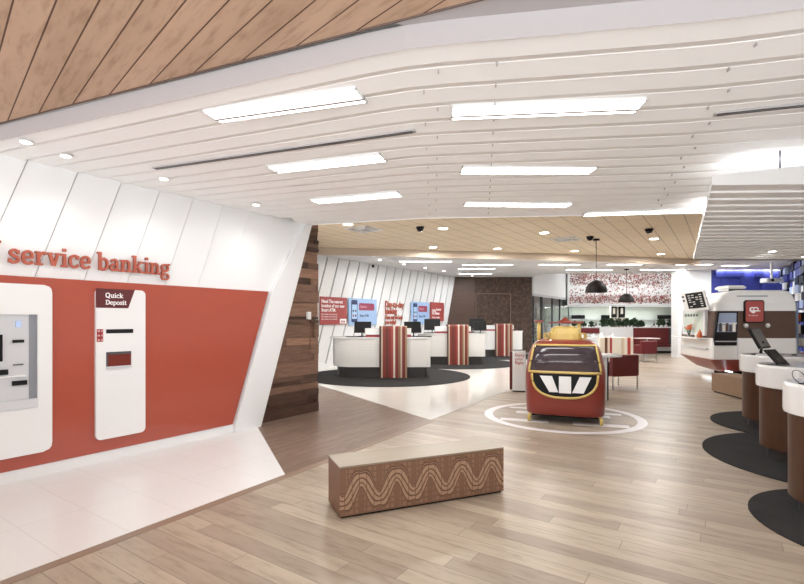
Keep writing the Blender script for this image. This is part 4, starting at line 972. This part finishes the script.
for u in (743.5, 764.5):
    bm = B(); x_ = FX(u); z_ = FZ(325.5); tube(bm, [fmx(x_, z_, 0) @ Vector((0, 0, q)) for q in (0, .05, .09)], [.03, .05, .06], 12); lm = obj('wall_lamp', bm, M['metal'], cv)
    bm = B(); bmesh.ops.create_icosphere(bm, subdivisions=2, radius=.035, matrix=Matrix.Translation(fmx(x_, z_, 0) @ Vector((0, 0, .09)))); obj('bulb', bm, M['gloss'], lm)
fpoly('panel_seam', [(737, 358), (737.6, 358), (737.6, 338.5), (737, 338.5)], .006, .02, M['lgrey']); 
# roof vent
bm = B(); loft(bm, [[Vector((9.05+sx_*w_, 13.1+sy_*.28*w_/.25, z))-org for sx_, sy_ in ((-1, -1), (1, -1), (1, 1), (-1, 1))] for z, w_ in ((2.395, .19), (2.44, .20), (2.45, .24), (2.49, .25), (2.54, .20))]); rv = obj('roof_vent', bm, M['gloss'], cv, bevel=.008)
bm = B(); box(bm, 9.05-9.3-.19, 9.05-9.3+.19, -.53, -.50, 2.395, 2.44); obj('vent_grille', bm, M['dgrey'], rv)
# end face serving window
g0, g1 = Vector((8.62, 14.62)), Vector((8.24, 12.72)); gd = (g1-g0).normalized(); gn = Vector((gd.y, -gd.x))
if gn.x > 0: gn = -gn
def gmx(x, z, off): p = g0+gd*x+gn*off; m_ = plane_mx(Vector((p.x, p.y, z))-org, (gd.x, gd.y, 0), (0, 0, 1)); return m_
sgn = 1 if (gmx(0, 0, 0).to_3x3() @ Vector((0, 0, 1))).dot(Vector((gn.x, gn.y, 0))) > 0 else -1
def gbox(nm, x0, x1, z0, z1, d0, d1, m, par=None, **k): bm = B(); box(bm, x0, x1, z0, z1, min(sgn*d0, sgn*d1), max(sgn*d0, sgn*d1), gmx(0, 0, 0)); return obj(nm, bm, m, par or cv, **k)
sw_ = gbox('serving_window', .12, 1.72, 1.17, 1.90, -.05, .035, M['lgrey'], bevel=.01)
gbox('serving_pane', .24, 1.60, 1.25, 1.82, .035, .04, mat('milky_pane', (.62, .68, .62), .1), sw_)
gbox('serving_shelf', .0, 1.85, 1.08, 1.12, .0, .28, M['gloss'])
gbox('counter_ledge', .0, 1.85, .80, .83, .0, .05, M['lgrey'])
for k in range(5): gbox('pane_stencil', .35+k*.2, .49+k*.2, 1.70, 1.77, .04, .043, M['dgrey'], sw_)
# menu board flap
bd = thing('menu_board', 'tilted white framed menu board with black panel above the caravan serving window', 'menu board', (0, 0, 0))
def P3(u, v, Y): return Vector(((u-402)/475*Y, Y, 1.6+(320-v)/475*Y))
q = [P3(684.6, 311.6, 13.6), P3(709, 309.5, 12.75), P3(700.8, 287.7, 12.75), P3(679.5, 292.6, 13.6)]
xd = (q[1]-q[0]).normalized(); yd = (q[3]-q[0]); wB_, hB_ = (q[1]-q[0]).length, yd.length; yd -= xd*yd.dot(xd); yd.normalize()
bd.location = q[0]; mb = plane_mx((0, 0, 0), xd, yd)
bm = B(); skw = (q[3]-q[0]).dot(xd); 
prism(bm, [(0, 0), (wB_, 0), (wB_+skw, hB_), (skw, hB_)], -.05, 0, mb); obj('board_frame', bm, M['gloss'], bd, bevel=.01)
ins = lambda a, b: (wB_*a+skw*b, hB_*b)
bm = B(); prism(bm, [ins(.22, .12), ins(.93, .12), ins(.93, .9), ins(.22, .9)], 0, .006, mb); bp = obj('black_panel', bm, M['black'], bd)
for k in range(6):
    for j in range(4):
        if random.random() < .2: continue
        a0 = .30+j*.15; b0 = .2+k*.11; bm = B(); prism(bm, [ins(a0, b0), ins(a0+.10, b0), ins(a0+.10, b0+.045), ins(a0, b0+.045)], .006, .008, mb)
        obj('menu_line', bm, mat('chalk', (.62, .62, .6), .6) if 'chalk' not in bpy.data.materials else bpy.data.materials['chalk'], bp)
for k in range(2): bm = B(); prism(bm, [ins(.05, .5+k*.2), ins(.14, .5+k*.2), ins(.14, .6+k*.2), ins(.05, .6+k*.2)], 0, .005, mb); obj('frame_mark', bm, M['dgrey'], bd)
bm = B(); tube(bm, [q[1]-q[0]+Vector((0, 0, -.02)), Vector((8.3, 12.8, 1.9))-q[0]], .02, 6); obj('prop_arm', bm, M['grey'], bd)
# flowers on the serving shelf
def bouquet(x, y, z, lb, s_=1.):
    t_ = thing('flower_vase', lb, 'flowers', (x, y, z))
    bm = B(); lathe(bm, [(.04, 0), (.055, .06), (.035, .13), (.045, .16)], n=14); obj('vase', bm, M['glass'], t_, smooth=True)
    bm = B(); bl = B()
    for k in range(16):
        a, r_, h_ = random.uniform(0, 2*PI), random.uniform(.02, .17), random.uniform(.22, .40); e = Vector((r_*math.cos(a), r_*math.sin(a), h_))
        tube(bm, [(0, 0, .02), e*.6, e], .004, 5)
        bmesh.ops.create_icosphere(bl, subdivisions=1, radius=random.uniform(.02, .036), matrix=Matrix.Translation(e))
    obj('stems', bm, M['leaf'], t_); obj('blooms', bl, M['orange'], t_)
bouquet(8.28, 13.7, 1.12, 'bunch of orange and green flowers on the caravan serving shelf')
bm = B(); lathe(bm, [(.05, 0), (.06, .02), (.05, .14), (.02, .18), (.02, .22)], (8.12, 12.95, 1.12), 12); obj('sauce_bottle', bm, M['orange'], label='small orange bottle at the near end of the caravan serving shelf', cat='bottle')
bm = B(); lathe(bm, [(.03, 0), (.035, .09)], (8.17, 13.2, 1.12), 12); obj('paper_cup', bm, M['cream'], label='cream cup beside the orange bottle on the caravan shelf', cat='cup')
area('light_source', (8.75, 13.4, .185), .15, 5, (0, 0, math.radians(-11)), (.85, .95, 1), sy=1.2)
bm = B(); box(bm, -.9, .9, -.02, .02, 0, .03, Matrix.Translation((8.9, 13.45, .205)) @ Matrix.Rotation(math.radians(79), 4, 'Z')); gs = obj('underglow_strip', bm, mat('cool_glow', (.8, .92, 1), .5, emit=3), cv); gs.location = -org

# ================================================================== BLUE WALL SIDE, projector
bd_ = Vector((12.7, 20.4)).normalized()
pj = thing('ceiling_projector', 'white projector on a pole hanging in front of the blue wall', 'projector', ((771.5-402)/475*17.2, 17.2, 3.7))
bm = B(); tube(bm, [(0, 0, 0), (0, 0, -.60)], .04, 10); obj('pole', bm, M['white'], pj)
bm = B(); prism(bm, rrect(-.30, .30, -.2, .2, .06), -.75, -.60); obj('projector_body', bm, M['lgrey'], pj, bevel=.02)
bm = B(); lathe(bm, [(.05, 0), (.05, .03)], n=12); bmesh.ops.transform(bm, matrix=Matrix.Translation((-.12, -.2, -.67)) @ Matrix.Rotation(PI/2, 4, 'X'), verts=bm.verts); obj('lens', bm, M['black'], pj)
# stepped block feature on right wall
r0 = Vector((3.6, 0)); rd = (Vector((16.3, 20.4))-r0).normalized(); rn = Vector((-rd.y, rd.x))
def rmx(s_, z, off): p = r0+rd*s_+rn*off; return plane_mx((p.x, p.y, z), (-rd.x, -rd.y, 0), (0, 0, 1))
bl_ = thing('block_wall_feature', 'wall of stepped blue, white and black blocks at the right picture edge', 'wall feature', (0, 0, 0))
bm = B(); rr = random.Random(5)
for i in range(13):
    for j in range(12):
        k = rr.choice([0, 0, 1, 2, 2, 3]); dpt = rr.uniform(.06, .22); hh = rr.choice([.2, .26, .26])
        box(bm, -(15.2+i*.62)-.6, -(15.2+i*.62), .3+j*.28, .3+j*.28+hh, .0, dpt, rmx(0, 0, 0), mi=k)
box(bm, -23.3, -15.2, .25, 3.69, .0, .05, rmx(0, 0, 0), mi=2)
obj('stepped_blocks', bm, None, bl_, mats=[M['bluelt'], M['bluewall'], M['black'], M['white']])
# display shelf beside the caravan
sh = thing('display_shelf', 'dark display shelf with small goods at the right edge beyond the caravan', 'shelf', (11.32, 13.6, 0), math.radians(0))
for x in (0, .92): bm = B(); box(bm, x, x+.03, 0, .4, 0, 2.1); obj('shelf_side', bm, M['bluelt'], sh)
for k in range(6): bm = B(); box(bm, .03, .92, 0, .4, .1+k*.36, .13+k*.36); obj('shelf_board', bm, M['dgrey'], sh)
for k in range(5):
    for j in range(2):
        bm = B(); x = .04+j*.14; hh = random.uniform(.16, .28); box(bm, 0, .1, 0, .15, 0, hh); cn_ = random.choice(['black', 'cream', 'orange'])
        obj('display_box', bm, M[cn_], loc=(11.32+x, 13.65, .13+k*.36), label=cn_+' packet on the '+['lowest', 'second lowest', 'middle', 'second highest', 'highest'][k]+' board of the display shelf, '+['next to its left side', 'second from its left side'][j], cat='packet', group='packets on the display shelf')

# ================================================================== CAFE
def chair(x, y, rz, lb, m=None, g='dark red tub chairs'):
    t_ = thing('tub_chair', lb, 'armchair', (x, y, 0), rz, g); m = m or M['leather']
    bm = B(); box(bm, -.28, .28, -.25, .34, .30, .44); obj('seat', bm, m, t_, bevel=.03)
    bm = B(); box(bm, -.36, .36, -.36, -.22, .30, .80); obj('backrest', bm, m, t_, bevel=.04)
    for s_ in (-1, 1):
        bm = B(); box(bm, *sorted((s_*.27, s_*.37)), -.24, .36, .30, .64); obj('armrest', bm, m, t_, bevel=.03)
        for yy in (-.32, .32): bm = B(); tube(bm, [(s_*.33, yy, 0), (s_*.33, yy, .31)], .018, 8); obj('leg', bm, M['metal'], t_)
    return t_
chair(5.06, 11.25, math.radians(14), 'dark red tub chair nearest the pod, its back to the camera')
chair(9.38, 18.5, math.radians(14), 'dark red tub chair farther back at the small table before the planter')
chair(5.15, 13.4, math.radians(-30), 'charcoal tub chair just behind the nearest red chair', M['plinth'], None)
def rtable(x, y, r, z, lb, m=None):
    t_ = thing('round_table', lb, 'table', (x, y, 0), 0, 'round cafe tables')
    bm = B(); lathe(bm, [(r-.01, z-.03), (r, z-.02), (r, z-.005), (r-.01, z)], n=36); obj('tabletop', bm, m or M['gloss'], t_)
    bm = B(); tube(bm, [(0, 0, .02), (0, 0, z-.03)], .035, 12); obj('pedestal', bm, M['metal'], t_)
    bm = B(); lathe(bm, [(r*.5, 0), (r*.5, .012), (.05, .02)], n=28); obj('table_foot', bm, M['metal'], t_)
rtable((647-402)/475*20, 20.0, .50, .84, 'small round table in front of the red planter seat', mat('pale_table', (.6, .5, .46), .4))
# white console behind pod
cs = thing('console_table', 'white half round console table directly behind the red pod', 'table', (4.05, 9.75, 0), math.radians(-8))
bm = B(); prism(bm, rrect(-.75, .42, -.35, .35, .3, 8), .86, .90); obj('tabletop', bm, M['gloss'], cs)
bm = B(); box(bm, .02, .07, -.30, .3, 0, .86); obj('side_panel', bm, M['gloss'], cs)
bm = B(); box(bm, .07, .095, -.31, .3, 0, .86); obj('edge_strip', bm, M['black'], cs)
bm = B(); box(bm, -.6, -.55, -.3, .3, 0, .86); obj('side_panel', bm, M['gloss'], cs)
# striped bench seat
sb = thing('striped_sofa', 'high backed sofa in cream, red and black stripes between pod and planter', 'sofa', ((614-402)/475*17.4, 17.4, 0), math.radians(6))
bm = B(); box(bm, -.62, .66, -.16, .0, .25, .96); obj('backrest', bm, M['stripe2'], sb, bevel=.02)
bm = B(); box(bm, -.62, .66, .0, .5, .25, .46); obj('seat', bm, M['stripe2'], sb, bevel=.02)
for x in (-.56, .6):
    for y in (-.1, .44): bm = B(); tube(bm, [(x, y, 0), (x, y, .26)], .02, 8); obj('leg', bm, M['metal'], sb)
# low white table with folded napkins
tbx = thing('long_table', 'long white table behind the pod crown in the cafe area', 'table', ((590-402)/475*19.2, 19.2, 0), 0)
bm = B(); box(bm, -.9, 1.2, -.35, .35, .90, .94); obj('tabletop', bm, M['gloss'], tbx)
for x in (-.8, 1.1):
    for y in (-.28, .28): bm = B(); tube(bm, [(x, y, 0), (x, y, .9)], .025, 8); obj('leg', bm, M['white'], tbx)
for k in range(5):
    bm = B(); h_ = random.uniform(.12, .2); w_ = random.uniform(.05, .09)
    loft(bm, [[Vector((r_*math.cos(a)*(1+.3*math.sin(3*a)), r_*math.sin(a), z)) for a in [2*PI*i/10 for i in range(10)]] for z, r_ in ((0, w_), (h_*.5, w_*.5), (h_, w_*.12))])
    obj('folded_napkin', bm, M['gloss'], loc=((590-402)/475*19.2-.7+k*.4, 19.2+random.uniform(-.15, .15), .94), label='white folded napkin standing on the long cafe table, '+['leftmost', 'second from left', 'middle one', 'second from right', 'rightmost'][k], cat='napkin', group='folded napkins on the long table')
# planter with seats
pl = thing('planter_wall', 'low white planter wall with dark red upholstered back in the cafe', 'planter', (9.5, 23.0, 0))
PX = lambda u, Y=23.0: (u-402)/475*Y-9.5
bm = B(); box(bm, PX(573), PX(676.5), 0, .5, .10, 1.25); obj('planter_body', bm, M['gloss'], pl)
bm = B(); box(bm, PX(574), PX(675), .04, .46, 0, .10); obj('recessed_plinth', bm, M['black'], pl)
bm = B(); box(bm, PX(633), PX(668), -.08, 0, .36, 1.22); obj('upholstered_back', bm, M['leather'], pl, bevel=.02)
bm = B(); box(bm, PX(668), PX(670), -.10, 0, .36, 1.22); obj('back_end_strip', bm, M['dgrey'], pl)
bm = B(); box(bm, PX(633), PX(670), -.45, 0, .32, .42); obj('bench_seat', bm, M['leather'], pl, bevel=.02)
bm = B(); box(bm, PX(579), PX(599), -.08, 0, .95, 1.22); obj('upholstered_back', bm, M['leather'], pl, bevel=.02)
def bush(x, y, z, w_, h_, lb, g, n=260, pot=None, s0=.05):
    t_ = thing('leafy_plant', lb, 'plant', (x, y, z), 0, g); bm = B()
    for k in range(n):
        a = random.uniform(0, 2*PI); r_ = random.random()**.5; zz = random.random()**.8
        p = Vector((w_*r_*math.cos(a)*(1-.35*zz), w_*.6*r_*math.sin(a), .02+h_*zz*(1-.35*r_*r_)))
        d_ = Vector((random.gauss(0, 1), random.gauss(0, 1), random.gauss(.5, .6))).normalized(); s_ = random.uniform(s0, s0*2)
        sd = d_.cross(Vector((random.random(), random.random(), random.random()))).normalized()*s_*.4
        v_ = [bm.verts.new(q_) for q_ in (p, p+d_*s_*.5+sd, p+d_*s_, p+d_*s_*.5-sd)]; bm.faces.new(v_)
    obj('foliage', bm, M['leaf'], t_)
    bm = B()
    for k in range(7): e = Vector((random.uniform(-w_, w_)*.6, random.uniform(-.1, .1), h_*.7)); tube(bm, [(0, 0, 0), e*.5, e], .008, 5)
    obj('stems', bm, M['leaf'], t_)
    if pot: bm = B(); lathe(bm, [(pot*.7, -pot*1.6), (pot, 0)], n=16); obj('pot', bm, M['pot'], t_)
pn = ['leftmost', 'second from left', 'third from left', 'fourth from left', 'fifth from left', 'third from right', 'second from right', 'rightmost']
for k, u in enumerate((604, 611, 618.5, 626, 634, 641, 661, 671)):
    bush((u-402)/475*23.25, 23.25, 1.25, .24 if k != 5 else .18, .42 if k != 5 else .3, pn[k]+' of the dark green plants along the planter top', 'plants along the planter top', 300)
for k, u in enumerate((575, 584, 592)):
    bush((u-402)/475*23.2, 23.25, 1.25, .14, .26, ['left', 'middle', 'right'][k]+' small plant on the planter above the pod crown', 'small plants above the pod crown', 120)
for k in range(4):
    bm = B(); lathe(bm, [(.05, 0), (.06, .08), (.05, .1)], n=12); obj('white_cup', bm, M['gloss'], loc=((652+k*4.6-402)/475*23.1, 23.08, 1.25), label='small white pot on the front edge of the planter top, '+['leftmost', 'second from left', 'second from right', 'rightmost'][k]+' of four', cat='pot', group='small white pots on the planter edge')

# glass office front
ga, gb = Vector((6.42, 23.3)), Vector((11.4, 30.5)); gdv = (gb-ga).normalized(); gl = (gb-ga).length
gf = thing('glass_partition', 'glazed office partition with dark uprights right of the brown wall', 'partition', (ga.x, ga.y, 0), math.atan2(gdv.y, gdv.x))
bm = B(); box(bm, 0, gl, -.05, .05, 2.78, 2.90); obj('header_rail', bm, M['lgrey'], gf)
bm = B(); box(bm, 0, gl, -.06, .06, 2.90, 4.44); obj('bulkhead', bm, M['white'], gf)
bm = B(); box(bm, 0, gl, -.04, .04, 0, .08); obj('floor_rail', bm, M['lgrey'], gf)
for s_ in (.03, 1.15, 1.3, 3.0, 4.4, 6.2, 8.2):
    bm = B(); box(bm, s_, s_+.05, -.04, .04, .08, 2.78); obj('upright', bm, M['dgrey'], gf)
for a, b in ((.08, 1.15), (1.35, 3.0), (3.05, 4.4), (4.45, 6.2), (6.25, 8.2)):
    bm = B(); box(bm, a, b, -.006, .006, .08, 2.78); obj('pane', bm, M['glass'], gf)
for k, (x, y) in enumerate(((6.5, 25.2), (7.2, 26.6))):
    bush(x, y, .5, .35, 1.2, ['nearer', 'farther'][k]+' potted plant seen behind the glass partition', 'plants behind the glass', 220, .2, .08)
# frieze: pale wall and loose petals
fr = thing('petal_frieze', 'long frieze of red and pink petals on the lit white wall above the cafe', 'wall frieze', (14, 27.6, 2.55))
bm = B(); box(bm, -4.35, 2.1, .05, .15, -.1, 1.86); obj('frieze_backing', bm, M['white'], fr)
for nm, mm_, n_ in (('red_petals', mat('petal_red', (.30, .06, .055), .6), 900), ('pink_petals', mat('petal_pink', (.55, .33, .29), .6), 1100), ('dark_petals', mat('petal_dark', (.10, .04, .035), .6), 500)):
    bm = B()
    for k in range(n_):
        x = random.uniform(-4.25, 2.0); z = random.choice([random.uniform(0, 1.8), random.uniform(1.1, 1.8), random.uniform(.05, .5)]); s_ = random.uniform(.03, .058)
        mxp = Matrix.Translation((x, random.uniform(-.06, .02), z)) @ Matrix.Rotation(random.uniform(0, PI), 4, 'Y') @ Matrix.Rotation(random.uniform(-.6, .6), 4, 'X')
        v_ = [bm.verts.new(mxp @ Vector(p)) for p in ((0, 0, -s_), (s_*.7, .01, 0), (0, 0, s_), (-s_*.7, .01, 0))]; bm.faces.new(v_)
    o = obj(nm, bm, mm_, fr); o['kind'] = 'stuff'
bm = B(); box(bm, 9.0, 16.5, 27.65, 30.6, 2.39, 2.43); struct('ceiling_soffit', bm, M['white'])
cl = thing('cove_light', 'bright linear cove light above the petal frieze', 'light', (12.6, 22.2, 3.95))
bm = B(); box(bm, -3.4, 3.4, 0, .1, 0, .05); obj('diffuser', bm, M['lit'], cl)
area('light_source', (13, 25.8, 4.3), 6.5, 130, (math.radians(25), 0, 0), sy=1)
area('light_source', (12.5, 28.2, 2.38), 6, 70, (0, 0, 0), sy=.2)
# backsplash and counter with machines
bs = thing('back_counter', 'long pale back counter with green tinted splashback below the petal frieze', 'counter', (13, 28.6, 0))
bm = B(); box(bm, -4.2, 4.2, .5, .56, 0, 2.4); obj('splashback', bm, M['green'], bs)
bm = B(); box(bm, -4.2, 4.2, 0, .5, .1, 1.2); obj('cabinet', bm, M['white'], bs)
bm = B(); box(bm, -4.2, 4.2, -.03, .5, 1.2, 1.25); obj('worktop', bm, M['gloss'], bs)
for a, b in ((-1.75, -.2), (-3.9, -2.2), (.2, 3.2)): bm = B(); box(bm, a, b, .25, .5, 1.62, 1.66); obj('glass_shelf', bm, M['lgrey'], bs)
for k, u in enumerate((614.2, 622)):
    bm = B(); x = (u-402)/475*27.8; box(bm, x-.15-(.03*k), x+.15+(.03*k), 27.8, 27.86, 1.75, 2.6); pp = obj('framed_picture', bm, M['black'], label=['left', 'right'][k]+' dark picture hanging on the cafe pillar below the frieze', cat='picture', group='dark pictures on the pillar')
    bm = B(); box(bm, x-.08, x+.06, 27.79, 27.8, 1.95, 2.3); obj('picture_face', bm, M['cream'], pp)
bm = B(); x = (618-402)/475*27.9; box(bm, x-.35, x+.35, 27.87, 28.2, 0, 2.5); struct('pillar', bm, M['cream'])
for (u0, u1, cnt, gn_) in ((572, 585, 7, 'left end of the splashback'), (602, 611, 5, 'left of the pillar'), (658, 675, 9, 'right end of the splashback')):
    for j in range(cnt):
        x = (u0+(u1-u0)*(j+.5)/cnt-402)/475*28.9
        bm = B(); lathe(bm, [(.035, 0), (.065, .02), (.07, .20), (.05, .24), (.001, .245)], n=10); o = obj('coffee_canister', bm, M['black'], loc=(x, 28.95, 1.66), label='black canister, number %d of %d from left, %s' % (j+1, cnt, gn_), cat='canister', group='black canisters, '+gn_)
for k in range(10):
    u = 637+k*3.4 if k > 4 else 575+k*7; x = (u-402)/475*28.8; bm = B(); lathe(bm, [(.04, 0), (.05, .1), (.02, .16), (.02, .24)], n=10)
    obj('bottle', bm, random.choice([M['cream'], M['gloss'], M['dgrey']]), loc=(x, 28.8, 1.25), label='small bottle, '+['leftmost', 'second', 'third', 'fourth', 'fifth', 'sixth', 'seventh', 'eighth', 'ninth', 'rightmost'][k]+' from the left on the long cafe back counter', cat='bottle', group='bottles on the back counter')
